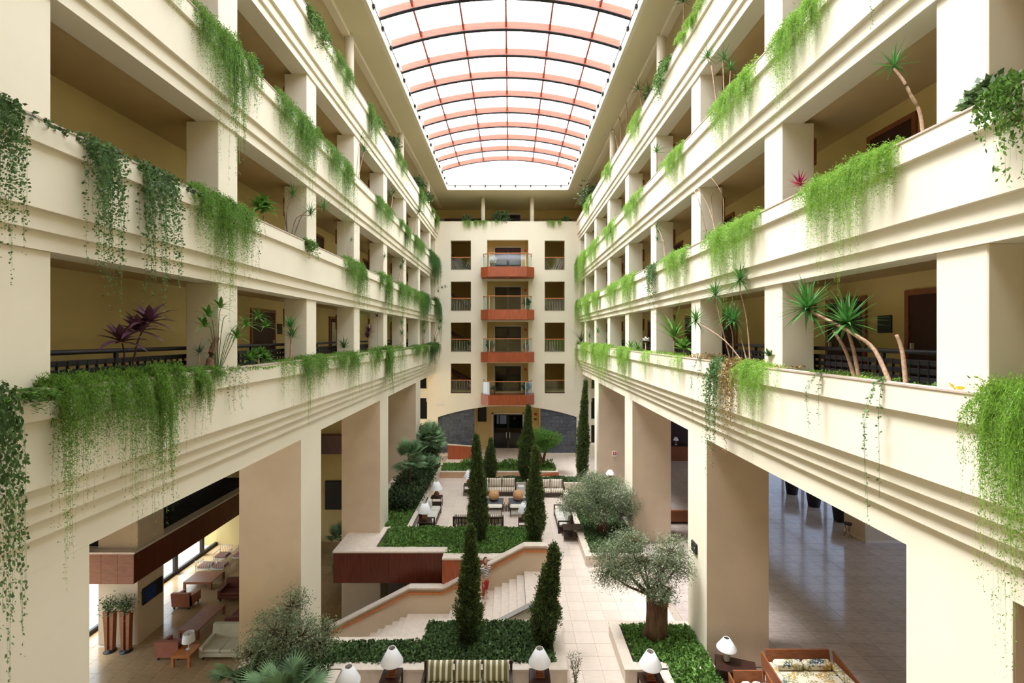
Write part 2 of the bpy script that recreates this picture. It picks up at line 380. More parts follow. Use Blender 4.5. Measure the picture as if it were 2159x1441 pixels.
# hipped end of the vault
hp = MB()
for i in range(N):
    x0, x1 = xs[i], xs[i+1]
    hp.add([(x0,33.36,vz(x0)+.3),(x1,33.36,vz(x1)+.3),(x1,36.2,ZF+.02),(x0,36.2,ZF+.02)], [(0,1,2,3)])
st(hp, 'end_pane', sky_pane, sky)
# festoon cable with clips along the curb
fl = empty('festoon_cable', (0,0,0), label='thin black cable with small clips running round the skylight opening', cat='cable') if False else empty('festoon_cable', (0,0,0), label='thin black cable with small clips running round the skylight opening')
fl['category'] = 'cable'; mat_dg = glassmat('dark_door_glass', (.25,.26,.28), .05)
zc = TOPC + .30
st(MB().tube([(SXL+.05, SY0+.1, zc), (SXL+.05, SYF-.06, zc), (SXR-.05, SYF-.06, zc), (SXR-.05, SY0+.1, zc)], .018, 6), 'cable', black, fl)
clip = MB().box(-.05, .05, -.05, .05, -.09, .05, b=.02).tube([(0,0,-.09),(0,0,-.14)], .025, 6).mesh('clip', black)
for k in range(26):
    for x in (SXL+.05, SXR-.05): link('clip', clip, fl, (x, SYF - .7 - 1.19*k, zc))
for k in range(8): link('clip', clip, fl, (SXL + .6 + 1.17*k, SYF-.06, zc))

# back (end) wall with its openings
WX = [(-4.826, -3.187), (2.82, 4.45)]; CXo = (-1.87, 1.49); FL = [5.16, 8.5, 11.84, 15.18]
bw = MB(); y0, y1 = 38.0, 38.4
def arch(x): return 4.12 - .92*((x + .21)/5.66)**2
def strip(xa, xb, holes, za, zb):
    z = za
    for h0, h1 in holes: bw.box(xa, xb, y0, y1, z, h0); z = h1
    bw.box(xa, xb, y0, y1, z, zb)
base = 4.4; top = 19.137
strip(-6.75, -4.826, [], base, top)
strip(4.45, 6.6, [], base, top)
for xa, xb in WX: strip(xa, xb, [(f, f+2.4) for f in FL], base, top)
strip(-3.187, CXo[0], [], base, top); strip(CXo[1], 2.82, [], base, top)
strip(CXo[0], CXo[1], [(f, f+2.44) for f in FL], base, top)
# beyond the side galleries: storey-high dark openings between pillar and wall
for (xa, xb) in ((-7.5, -6.75), (6.6, 7.3)):
    zz = 0.0
    for h0, h1 in ((.9, 2.55), (3.0, 4.75), (5.5, 7.4)): bw.box(xa, xb, y0, y1, zz, h0); zz = h1
    bw.box(xa, xb, y0, y1, zz, 9)
bw.box(-9, -7.5, y0, y1, -4, 9).box(7.3, 9, y0, y1, -4, 9).box(-9, 9, y0, y1, -4, -.02)
bw.box(-6.75, -5.87, y0, y1, 0, base).box(5.45, 6.6, y0, y1, 0, base)
n = 24; A = [(-5.87 + 11.32*i/n) for i in range(n+1)]
for i in range(n):
    a, b = A[i], A[i+1]
    bw.add([(a,y0,arch(a)),(b,y0,arch(b)),(b,y0,base),(a,y0,base),(a,y1,arch(a)),(b,y1,arch(b)),(b,y1,base),(a,y1,base)], [(0,1,2,3),(7,6,5,4),(0,4,5,1)])
wb = st(bw, 'wall_back', plaster, label='cream end wall with windows, balconies and a wide low arch', fix=False)
# slate cladding under the arch, slab by slab
def slates(xa, xb, name_side):
    g = empty('slate_wall', (0,0,0), label='grey slate clad wall under the arch, %s of the entrance' % name_side, kind='structure')
    st(MB().box(xa, xb, 38.18, 38.3, .27, 3.98 if abs(xa) < 3 or abs(xb) < 3 else 3.9), 'backing', black, g)
    z = .27; row = 0
    while z < 4.0:
        h = .30; x = xa - (row % 2)*.31
        while x < xb:
            a, b = max(x, xa), min(x + .62, xb)
            if b - a > .05:
                ta, tb = min(z+h-.008, arch(a)+.02), min(z+h-.008, arch(b)+.02)
                if ta > z+.02 and tb > z+.02 or max(ta,tb) > z+.05:
                    ta = max(ta, z+.01); tb = max(tb, z+.01); p = 38.13 - random.random()*.025
                    MB().prism([(a+.004, z), (b-.004, z), (b-.004, tb), (a+.004, ta)], p, 38.19).build('slate', slate_m, g)
            x += .62
        z += h; row += 1
st(MB().box(-5.9,-2.92,38.12,38.3,-.01,.27).box(2.48,5.46,38.12,38.3,-.01,.27), 'baseboard_back', coping_m, label='pale stone plinth below the slate walls', fix=False)
slates(-5.87, -2.92, 'left'); slates(2.48, 5.42, 'right')
# entrance recess
eb = MB(); yb = 40.7
eb.box(-2.92, -1.45, yb, yb+.3, 0, 4.4).box(1.10, 2.48, yb, yb+.3, 0, 4.4).box(-1.45, 1.10, yb, yb+.3, 2.98, 4.4)
eb.box(-3.1, -2.92, 38.3, yb+.3, 0, 4.4).box(2.48, 2.66, 38.3, yb+.3, 0, 4.4)
st(eb, 'wall_entrance', ochre, label='ochre entrance wall set back under the arch', fix=False)
st(MB().box(-3.1, 2.66, 38.4, 44.5, 4.2, 4.4), 'trim_3', ceilp, label='soffit over the entrance recess')
st(MB().box(-1.6,-1.45,yb-.05,yb,0,3.13).box(1.10,1.25,yb-.05,yb,0,3.13).box(-1.6,1.25,yb-.05,yb,2.98,3.13), 'trim_4', coping_m, label='stone surround of the entrance doors')
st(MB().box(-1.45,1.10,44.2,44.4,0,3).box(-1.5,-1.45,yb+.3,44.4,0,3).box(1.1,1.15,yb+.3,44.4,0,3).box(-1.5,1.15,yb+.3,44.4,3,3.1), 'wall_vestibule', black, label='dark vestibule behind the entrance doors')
d = empty('door_1', (0,0,0), label='double glazed entrance door in the recess', kind='structure')
for xa, xb in ((-1.45,-.2),(-.15,1.10)):
    f = MB()
    f.box(xa, xa+.07, yb+.1, yb+.16, 0, 2.98).box(xb-.07, xb, yb+.1, yb+.16, 0, 2.98).box(xa, xb, yb+.1, yb+.16, 2.88, 2.98).box(xa, xb, yb+.1, yb+.16, 0, .12)
    lf = st(f, 'door_leaf', black, d, fix=False); st(MB().box(xa+.07, xb-.07, yb+.12, yb+.13, .12, 2.88), 'pane', mat_dg, lf)
    st(MB().box(*((xb-.14, xb-.1) if xa < -1 else (xa+.1, xa+.14)), yb+.04, yb+.08, .9, 1.4), 'handle', white_metal, lf)
lit_m = mat('daylit_pane', (.8,.8,.75), .6); lit_m.node_tree.nodes['Principled BSDF'].inputs['Emission Color'].default_value = (1,1,.93,1); lit_m.node_tree.nodes['Principled BSDF'].inputs['Emission Strength'].default_value = .9
wn = empty('window_1', (0,0,0), label='small daylit window deep inside the entrance', kind='structure')
st(MB().box(-.98,-.35,44.1,44.19,1.5,2.55).box(-1.25,-1.08,44.1,44.19,1.5,2.6), 'backlit_pane', lit_m, wn, fix=False)
st(MB().box(-2.8, -2.05, yb-.06, yb-.01, 2.35, 3.75), 'window_2', black, label='dark opening in the ochre wall left of the entrance')
# red fire signs
for k,(x,z) in enumerate(((2.2,3.0),(2.2,2.55))):
    tag(MB().box(x-.11,x+.11,yb-.04,yb-.005,z-.1,z+.1,b=.01).build('wall_sign', red_plastic if k==0 else terracotta), ('red square fire sign', 'brown double call plate')[k]+' on the ochre entrance wall', 'sign')
tag(MB().box(-6.0,-5.72,37.965,37.998,4.18,4.32,b=.01).box(-5.68,-5.4,37.965,37.998,4.18,4.32,b=.01).build('wall_plate', white_metal), 'two small pale plates on the end wall above the left slate', 'plate')

# rooms behind the end wall
rm = MB()
for f in FL + [18.52]: rm.box(-6.75, 6.6, 38.4, 42.5, f-.35, f)
rm.box(-6.75, 6.6, 42.3, 42.6, 4.4, 21.2).box(-6.9,-6.75,38.4,42.5,4.4,21.2).box(6.6,6.75,38.4,42.5,4.4,21.2)
for x in (-2.6, 2.2): rm.box(x-.1, x+.1, 38.4, 42.3, 4.4, 18.2)
st(rm, 'wall_end_rooms', ochre, label='ochre walls and floors of the rooms behind the end wall', fix=False)
st(MB().box(-9,9,38.4,44,-4,-3.9).box(-9,-6.95,43,43.2,-4,21).box(6.95,9,43,43.2,-4,21).box(-9.2,-9,38.4,43.2,-4,21).box(9,9.2,38.4,43.2,-4,21), 'wall_light_block', black, label='added black light block behind the end wall', fix=False)  # added black enclosure, keeps the openings dark and stops light leaks
# recessed lift lobby wall and door per storey, seen behind each balcony
for i, f in enumerate(FL + [18.52]):
    y = 39.5
    dl = ['lowest', 'second', 'third', 'fourth', 'top'][i]
    if i < 4:
        rb2 = MB().box(-1.95,-1.38,y,y+.15,f,f+2.99).box(1.02,1.6,y,y+.15,f,f+2.99).box(-1.38,1.02,y,y+.15,f+2.1,f+2.99)
        rb2.box(-2.0,-1.87,38.4,y,f,f+2.99).box(1.49,1.62,38.4,y,f,f+2.99)
        st(rb2, 'wall_lobby', ochre, label='ochre wall behind the %s balcony' % dl, fix=False)
    dd = empty('door_%d' % (i+2), (0,0,0), label='dark glazed double door behind the %s balcony' % dl if i < 4 else 'dark glazed double door on the top end terrace', kind='structure')
    if i == 4: y = 41.6
    st(MB().box(-1.38,-1.28,y-.04,y+.02,f,f+2.2).box(.92,1.02,y-.04,y+.02,f,f+2.2).box(-1.38,1.02,y-.04,y+.02,f+2.1,f+2.2), 'door_frame', coping_m, dd, fix=False)
    for xa, xb in ((-1.28,-.19),(-.17,.92)):
        lf = st(MB().box(xa,xb,y+.02,y+.07,f,f+2.1), 'door_leaf', black, dd)
        st(MB().box(xa+.1,xb-.1,y+.005,y+.018,f+.15,f+2.0), 'pane', mat_dg if 'mat_dg' in globals() else glass_w, lf)
    if i < 4: tag(MB().box(1.2,1.4,y-.04,y-.002,f+1.75,f+1.93,b=.01).build('wall_sign', red_plastic), 'small red fire plate beside the door of the %s balcony' % dl, 'sign')
# top terrace: back corridor wall with the timber opening
st(MB().box(-6.7,6.5,42.0,42.2,18.52,21.15), 'wall_top_terrace', ochre, label='ochre wall behind the top end terrace')
tag(MB().box(-5.9,-2.3,41.9,41.98,18.9,20.35,b=.02).build('timber_screen', door_wood), 'dark brown timber screen on the top end terrace, left', 'screen')
for s in (-1, 1):      # end of the top galleries' back wall
    st(MB().box(sX(s,7.6), sX(s,7.9), 38, 42, 18.5, 21.3), 'wall_terrace_%s' % SIDE[s], ochre, label='short ochre wall of the top end terrace, %s' % SIDE[s])

# window guards (handrail + glass) in the eight end-wall windows
for j, (xa, xb) in enumerate(WX):
    for i, f in enumerate(FL):
        g = empty('window_%d' % (3 + 4*j + i), (0,0,0), label='square end wall opening with wooden rail, %s column, %s from below' % (('left','right')[j], ('lowest','second','third','topmost')[i]), kind='structure')
        st(MB().box(xa, xb, 38.06, 38.14, f+1.0, f+1.07, b=.01), 'handrail', wood_orange, g)
        st(MB().box(xa+.02, xb-.02, 38.09, 38.105, f+.02, f+1.0), 'pane', glass, g)
        st(MB().box(xa, xb, 38.0, 38.4, f-.02, f+.03), 'sill', wood_dark if i == 0 else coping_m, g)
        if i >= 1 or j == 0:
            m = MB()
            if i == 3: 
                for q in range(7): m.tube([(xa+.1+q*.2, 39.6, f+.05), (xa+.1+q*.2+(-.5 if q < 4 else .4), 39.6, f+1.0)], .02, 5)
            else:
                for q in range(7): m.tube([(xa+.1+q*.22, 39.6, f+.05), (xa+.1+q*.22, 39.6, f+.9)], .018, 5)
            st(m, 'baluster_row', white_metal, g, fix=False)
        if j == 0:
            st(MB().prism([(xa-.6, f+1.6), (xa-.6, f+1.9), (xb+.2, f+.5), (xb+.2, f+.2)], 40.5, 41.8), 'stair_flight', wood_dark, g)
# balconies
def balcony(i, f):
    t = empty('balcony', (0,0,0)); nm = ['lowest', 'second', 'third', 'topmost'][i]
    tag(t, 'reddish timber fronted balcony with glass guard, %s of four' % nm, 'balcony', 'balconies of the end wall')
    zt = f + .03; zb = zt - .78; y0, ym, yw = 36.3, 36.75, 37.98
    P = [(-2.30, yw), (-2.30, ym), (-1.70, y0), (1.30, y0), (1.90, ym), (1.90, yw)]
    MB().prism([(-2.27,yw),(-2.27,ym+.02),(-1.68,y0+.03),(1.28,y0+.03),(1.87,ym+.02),(1.87,yw)], zb+.01, zt-.01, 'z').build('deck', wood_red, t, fix=True)
    def pan(p, q, n):
        for k in range(n):
            a = [p[0]+(q[0]-p[0])*(k+.004)/n, p[1]+(q[1]-p[1])*(k+.004)/n]; b = [p[0]+(q[0]-p[0])*(k+.996)/n, p[1]+(q[1]-p[1])*(k+.996)/n]
            dx, dy = q[0]-p[0], q[1]-p[1]; l = math.hypot(dx, dy); nx, ny = dy/l*.03, -dx/l*.03
            MB().prism([tuple(a), tuple(b), (b[0]-nx, b[1]-ny), (a[0]-nx, a[1]-ny)], zb, zt, 'z').build('timber_panel', wood_red, t, fix=True)
    pan(P[0], P[1], 2); pan(P[1], P[2], 1); pan(P[2], P[3], 4); pan(P[3], P[4], 1); pan(P[4], P[5], 2)
    G_ = [(-2.12, yw), (-2.12, ym+.1), (-1.62, y0+.15), (1.22, y0+.15), (1.72, ym+.1), (1.72, yw)]
    zr = zt + 1.05
    MB().tube([(x, y, zr) for x, y in G_], .035, 8).build('handrail', wood_orange, t, True, fix=True)
    for k in range(5):
        a, b = G_[k], G_[k+1]; dx, dy = b[0]-a[0], b[1]-a[1]; l = math.hypot(dx, dy); nx, ny = dy/l*.006, -dx/l*.006
        MB().prism([(a[0],a[1]),(b[0],b[1]),(b[0]-nx,b[1]-ny),(a[0]-nx,a[1]-ny)], zt+.02, zr-.03, 'z').build('glass_panel', glass, t, fix=True)
    for a in G_[1:5]: MB().tube([(a[0], a[1], zt-.02), (a[0], a[1], zr)], .018, 6).build('post', white_metal, t)
    MB().lathe([(.13, 0), (.13, .01)], 16, (-.2, 37.2, zb-.005)).build('downlight', white_metal, t)
for i, f in enumerate(FL): balcony(i, f)

# ground-floor pillars
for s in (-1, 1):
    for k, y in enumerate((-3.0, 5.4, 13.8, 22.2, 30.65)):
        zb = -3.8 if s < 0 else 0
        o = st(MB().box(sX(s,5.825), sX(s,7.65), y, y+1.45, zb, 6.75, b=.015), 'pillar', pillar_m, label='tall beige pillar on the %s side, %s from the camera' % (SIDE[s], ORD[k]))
        st(MB().box(sX(s,5.81), sX(s,5.826), y, y+1.45, zb, 6.738), 'lit_face_skin', plaster, o)  # paler plaster skin paints the lit atrium side against the shade-toned body
# ceilings and outer walls of the ground storey
st(MB().box(7.6, 19.4, YN, 41.2, 6.93, 7.1), 'ceiling_lobby', ochre, label='ceiling of the right lobby')
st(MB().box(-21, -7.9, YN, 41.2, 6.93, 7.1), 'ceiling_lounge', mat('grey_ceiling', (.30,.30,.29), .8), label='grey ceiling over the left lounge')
# ground slab, with the stairwell left open
gs = MB()
gs.box(-7.67, 19.4, YN, 14.48, -.35, -.012).box(-2.66, 19.4, 14.48, 15.4, -.35, -.012).box(.58, 19.4, 15.4, 19.6, -.35, -.012)
gs.box(-2.83, 19.4, 19.7, 20.31, -.35, -.012).box(1.5, 19.4, 19.58, 19.71, -.35, -.012).box(-7.67, 19.4, 20.3, 44.5, -.35, -.012)
flr = st(gs, 'floor', grout, label='pinkish travertine tile floor of the atrium', fix=False)
def tiles(parent, x0, y0, tx, ty, inside, m1, m2, nmax, xr, yr, z=0, name='tile'):
    cells = []
    i0, i1 = int(math.floor((xr[0]-x0)/tx)), int(math.ceil((xr[1]-x0)/tx)); j0, j1 = int(math.floor((yr[0]-y0)/ty)), int(math.ceil((yr[1]-y0)/ty))
    for j in range(j0, j1):
        for i in range(i0, i1):
            cx, cy = x0+(i+.5)*tx, y0+(j+.5)*ty
            if inside(cx, cy): cells.append((cy, cx))
    cells.sort()
    me = MB().box(-tx/2+.004, tx/2-.004, -ty/2+.004, ty/2-.004, -.012, 0, b=.002).mesh(name, m1)
    for cy, cx in cells[:nmax]: link(name, me, parent, (cx, cy, z))
    if cells[nmax:]:
        r = MB()
        for cy, cx in cells[nmax:]: r.box(cx-tx/2+.004, cx+tx/2-.004, cy-ty/2+.004, cy+ty/2-.004, z-.012, z)
        r.build('far_tiles', m2, parent, kind='stuff')
BEDS = [(-7.7,-2.6,14.2,23.2),(-7.67,1.6,13.1,15.4),(3.23,5.8,9,15.3),(3.22,5.8,19.86,28.2),(-7.67,-4.85,20.3,34.5),(-4.9,1.45,19.6,22.9),(-4.85,3.3,32.2,34.4),(-1.1,4.9,29.75,31.1)]
def free(x, y, m=.28): return not any(a+m < x < b-m and c+m < y < d-m for a, b, c, d in BEDS)
def in_atr(x, y):
    if x < 5.8 and y < 19.8 and (x < 1.15) and y > 15.4: return False
    if x < 1.6 and 13.1 < y < 15.6: return False
    return x < 5.95 and (x > -5) and free(x, y) and not (y > 38 and not -2.9 < x < 2.5)
tiles(flr, 2.70, 17.85, .594, .595, in_atr, tile_m, tile_s, 300, (-5, 6), (12.4, 44))
lob = st(MB().box(5.95, 19.3, 9, 41, -.010, -.009), 'floor_lobby', mat('dark_grout', (.2,.16,.14), .5), label='polished grey tile floor of the right lobby')
pil = [(y, y+1.45) for y in (5.4, 13.8, 22.2, 30.65)]
tiles(lob, 5.95, 17.85, .8, .595, lambda x, y: not (x < 7.5 and any(a < y < b for a, b in pil)), lobby_t, lobby_s, 300, (5.95, 19.2), (9.5, 41))
low = st(MB().box(-24, 2, 8, 41, -4.1, -3.812), 'floor_lower', grout, label='tan tile floor of the lower lounge')
def inlow(x, y): return -19 < x < -7.9 and y < 30.5 and not (-18.2 < x < -16.3 and 20.4 < y < 22)
tiles(low, -19, 10, .8, .8, lambda x, y: inlow(x, y) and y > 16, lower_t, lower_s, 300, (-19, -7.7), (16, 31), -3.8)
st(MB().box(-7.9, 1.5, 9, 20.2, -3.812, -3.80), 'floor_stair_foot', lower_t, label='floor at the foot of the stairs')

# lobby walls, glazing
lw = MB().box(7.5, 19.4, 40.9, 41.2, 0, 7)
st(lw, 'wall_reception', door_wood, label='dark timber wall at the far end of the lobby')
st(MB().box(-21, 19.4, YN-.4, YN, -4, 21.3), 'wall_front', ochre, label='unseen ochre wall behind the camera')  # out of view; darker ochre so less light returns from behind
st(MB().box(16.8, 19.2, 22.1, 23.5, 0, 7), 'wall_lobby_pier', pillar_m, label='beige wall pier between the lobby windows')
st(MB().box(16.78, 19.2, 22.08, 22.10, 0, .12).box(16.78, 16.80, 22.08, 23.5, 0, .12), 'baseboard_lobby', coping_m, label='skirting of the lobby pier', fix=False)
k = 20
for (a, b) in ((9, 22.1), (23.5, 40.9)):
    n = max(1, round((b-a)/2.2)); w_ = (b-a)/n
    for i in range(n):
        g = empty('window_%d' % k, (0,0,0), label='full-height glazed bay of the right lobby, %s from the near end' % (ORD[k-20] if k-20 < 12 else 'thirteenth' if k == 32 else 'last'), kind='structure'); k += 1
        ya, yb_ = a+i*w_, a+(i+1)*w_
        st(MB().box(18.75,18.85,ya,ya+.08,0,6.93).box(18.75,18.85,yb_-.08,yb_,0,6.93).box(18.75,18.85,ya+.08,yb_-.08,0,.08).box(18.75,18.85,ya+.08,yb_-.08,3.4,3.55).box(18.75,18.85,ya+.08,yb_-.08,6.8,6.93), 'frame', dark_metal, g, fix=False)
        st(MB().box(18.79,18.81,ya+.08,yb_-.08,.08,3.4).box(18.79,18.81,ya+.08,yb_-.08,3.55,6.8), 'pane', glass_w, g, fix=False)
st(MB().box(18.7, 19.0, YN, 9, 0, 7), 'wall_lobby_near', ochre, label='near outer wall of the lobby')
st(MB().box(19.0, 45, YN-10, 60, -.4, -.1), 'ground_outside_right', mat('garden_paving', (.45,.45,.40), .8), label='paved ground outside the lobby windows')
# lower lounge walls and glazing
st(MB().box(-21, -8.0, 30.9, 31.2, -3.8, 7), 'wall_lounge_end', ochre, label='ochre end wall of the left lounge')
st(MB().box(-19.9, -17.6, 30.4, 30.9, -3.8, -.9), 'wall_lounge_return', ochre, label='ochre return wall at the far corner of the lounge')
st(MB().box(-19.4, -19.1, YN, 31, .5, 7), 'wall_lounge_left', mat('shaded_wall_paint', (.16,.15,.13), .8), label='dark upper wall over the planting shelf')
st(MB().box(-12.9,-8.0,30.2,30.9,2.16,3.34), 'trim_5', wood_dark, label='dark red timber band across the lounge end')
st(MB().box(-12.2,-10.9,30.75,30.88,-1.65,.25,b=.03), 'window_50', black, label='black screen opening on the lounge end wall')
k = 51
ys = [8, 12, 16.0, 18.1, 20.2, 22.3, 24.4, 26.7, 29.0, 30.9]
for i in range(len(ys)-1):
    g = empty('window_%d' % k, (0,0,0), label='tall dark framed glazing of the lower lounge, %s bay from the near end' % ORD[i], kind='structure'); k += 1
    ya, yb_ = ys[i], ys[i+1]
    st(MB().box(-19.2,-19.05,ya,ya+.12,-3.8,.5).box(-19.2,-19.05,yb_-.12,yb_,-3.8,.5).box(-19.2,-19.05,ya+.12,yb_-.12,-3.8,-3.6), 'frame', black, g, fix=False)
    st(MB().box(-19.13,-19.11,ya+.12,yb_-.12,-3.6,.5), 'pane', glass, g, fix=False)
st(MB().box(-19.2,-19.0,YN,8,-3.8,.5), 'wall_lounge_near', ochre, label='near outer wall of the lounge')
st(MB().box(-60, -19.2, YN-10, 60, -4.1, -3.85), 'ground_terrace', brown_slab, label='sunlit terrace outside the lounge')
st(MB().box(-26.4, -26.0, 5, 50, -3.85, -2.2), 'wall_terrace', brown_slab, label='low tan wall of the terrace outside')
st(MB().box(-8.0, 2.2, 30.6, 30.9, -3.8, -.35).box(1.9, 2.2, 8, 30.9, -3.8, -.35).box(-21, 2.2, 7.7, 8, -3.8, -.35), 'wall_lower', ochre, label='ochre walls of the lower storey', fix=False)
# shelf slab with planting over the lounge
sh = st(MB().box(-19.1,-16.3,20.23,30.9,-.93,.38), 'lounge_shelf', wood_dark, label='timber faced shelf of planting above the lounge')
for i in range(4):
    a = -19.1 + 2.83*i/4; st(MB().box(a+.004, a+.70, 20.2, 20.23, -.93, .38), 'timber_panel', wood_brown, sh)
for i in range(9): 
    a = 20.23+i*1.18; st(MB().box(-16.3,-16.27,a,a+1.172,-.93,.38), 'side_panel', wood_dark, sh)  # darker veneer than the front, painting this side as wood in shadow
st(MB().box(-19.1,-16.2,20.15,20.75,.38,.46).box(-16.75,-16.2,20.75,30.9,.38,.46), 'coping', coping_m, sh, fix=False)
st(MB().box(-19.1,-16.75,20.75,30.9,.38,.43), 'leaf_litter', litter, sh)
st(MB().box(-18.12,-16.38,20.55,22.1,-3.8,6.95,b=.01), 'lounge_pillar', pillar_m, label='cream pillar in the left lounge carrying a television')

# staircase
sc_ = empty('staircase', (0,0,0), label='wide pale stone staircase with a landing between two flights', kind='structure')
st(MB().box(.58, .93, 15.62, 19.45, -.3, .0, b=.004), 'step', coping_m, sc_, fix=False)
def step(xa, xb, z, zl): st(MB().box(xa, xb, 15.62, 19.45, zl, z-.03).box(xa-.0, xb+.0, 15.62, 19.45, z-.03, z, b=.004), 'step', coping_m, sc_, fix=False)
for i in range(10): step(.58-.308*(i+1), .58-.308*i, -.16*(i+1), -.16*(i+1)-.3)
step(-4.256, -2.5, -1.76, -2.1)
for i in range(12): step(-4.256-.308*(i+1), -4.256-.308*i, -1.76-.157*(i+1), -3.8)
top = [(1.55,1.10),(.58,1.10),(-2.79,-.65),(-4.2,-.65),(-7.9,-2.55)]
def off(dz): return [(x, z+dz) for x, z in top]
st(MB().prism(off(-.05) + [(-7.9,-3.8),(1.55,-3.8)], 19.45, 19.62), 'far_parapet', pillar_m, sc_)
st(MB().prism(off(0) + off(-.06)[::-1], 19.36, 19.72), 'parapet_coping', coping_m, sc_)
st(MB().prism(off(-.20) + off(-.29)[::-1], 19.36, 19.44), 'handrail', wood_orange, sc_)
low_ = [(1.6,.86),(.62,.86),(-2.66,-.82)]
st(MB().prism([(x, z-.04) for x, z in low_] + [(-2.66,-3.8),(1.6,-3.8)], 15.42, 15.6), 'near_parapet', plaster, sc_)
st(MB().prism(low_ + [(x, z-.05) for x, z in low_[::-1]], 15.38, 15.64), 'near_coping', mat('grey_stone', (.38,.35,.31), .6), sc_)
# timber fascia over the stairwell
fa = empty('stairwell_fascia', (0,0,0), label='dark red timber fascia of the terrace edge above the stairs', kind='structure')
for i in range(4):
    a = -7.67 + 4.81*i/4; st(MB().box(a+.004, a+1.198, 20.27, 20.3, -.93, .38), 'timber_panel', wood_dark, fa)
for i in range(3):
    a = -2.86 + 4.36*i/3; st(MB().box(a+.004, a+1.45, 19.66, 19.69, -.93, .38), 'timber_panel', wood_red, fa)
st(MB().box(-2.86,-2.83,19.69,20.3,-.93,.38), 'return_panel', wood_dark, fa)
st(MB().box(-7.67,-2.84,20.3,20.6,-.93,.38).box(-2.83,1.5,19.69,20.0,-.93,.38), 'core', plaster, fa, fix=False)
st(MB().box(-7.70,-2.5,20.25,20.72,.38,.45).box(-2.86,1.5,19.62,20.1,.38,.452).box(-7.7,-7.35,20.72,34,.38,.45), 'coping', coping_m, fa, fix=False)
st(MB().box(-7.36,-5.95,20.7,22.9,.1,.44), 'pillar_surround', coping_m, fa, fix=False)
st(MB().box(-7.67,-7.64,20.3,34,-.93,.38), 'side_panel', wood_dark, fa)

# planter beds
def bed(name_label, x0, x1, y0, y1, cw=(.28,.28,.28,.28), zt=.45, wallm=None):
    b = empty('planter_bed', (0,0,0), label=name_label, kind='structure')
    l, r, n, f = cw
    m = MB(); c = MB()
    for (a, bb, cc, d, w_) in ((x0, x0+l, y0, y1, l), (x1-r, x1, y0, y1, r), (x0+l, x1-r, y0, y0+n, n), (x0+l, x1-r, y1-f, y1, f)):
        if w_ > 0: m.box(a, bb, cc, d, -.01, zt-.05)
        if w_ > 0: c.box(a-.02*(a==x0 and l>0), bb+.02*(bb==x1 and r>0), cc-.02*(cc==y0), d+.02*(d==y1), zt-.05, zt)
    if m.v: st(m, 'planter_wall', wallm or coping_m, b, fix=False); st(c, 'coping', coping_m, b, fix=False)
    st(MB().box(x0+l, x1-r, y0+n, y1-f, 0, zt-.08), 'planter_soil', soil, b)
    return b
bed('low planter wall in front of the stairs with ivy and two cypresses', -2.66, 1.6, 13.1, 15.4, (0,.3,.3,.12))
bed('left half of the front planter, beside the stairwell', -7.67, -2.66, 13.1, 14.48, (.2,0,.3,.26))
bed('front left planter arm with shrub and palms', -7.67, -4.75, 7, 13.1, (.2,.3,0,0))
bed('right front planter with the nearest olive tree', 3.23, 5.8, 13.1, 15.3, (.3,0,.3,.25))
bed('right front planter, strip along the pillar', 4.15, 5.8, 7, 13.12, (.28,0,0,0))
bed('second planter on the right with an olive tree', 3.22, 5.8, 19.86, 28.2, (.28,0,.28,.28))
bed('terrace planter above the stairwell, left part', -5.95, -2.7, 20.7, 22.9, (0,0,.0,.12))
bed('terrace planter above the stairwell, right part', -2.7, 1.45, 20.05, 22.9, (0,.1,.0,.12))
bed('long planter along the left pillars with palms', -7.3, -4.85, 22.9, 34.5, (0,.22,0,.2))
bed('low planter across the back of the terrace', -4.85, 3.3, 32.2, 34.4, (0,.15,.2,.15), wallm=brown_slab)
bed('planter behind the striped sofas', -1.1, 4.9, 29.75, 31.1, (.15,.15,.12,.12))
# wood ramp wall by the slate and the terracotta ramp pieces
wr = empty('ramp_wall', (0,0,0), label='sloping red timber ramp wall before the left slate', kind='structure')
for i in range(4):
    a = -4.95 + .545*i; z0 = 1.15 - .04*i; st(MB().prism([(a+.003,0),(a+.542,0),(a+.542,z0-.04),(a+.003,z0)], 37.1, 37.16), 'timber_panel', wood_red, wr)
st(MB().prism([(-4.97,1.15),(-2.75,.99),(-2.75,1.05),(-4.97,1.21)], 37.05, 37.25), 'coping', coping_m, wr)
st(MB().prism([(.8,.02),(3.35,.02),(3.35,.40)], 32.12, 32.18), 'ramp_cheek', wood_red, label='triangular red timber cheek of the ramp at the back of the terrace')
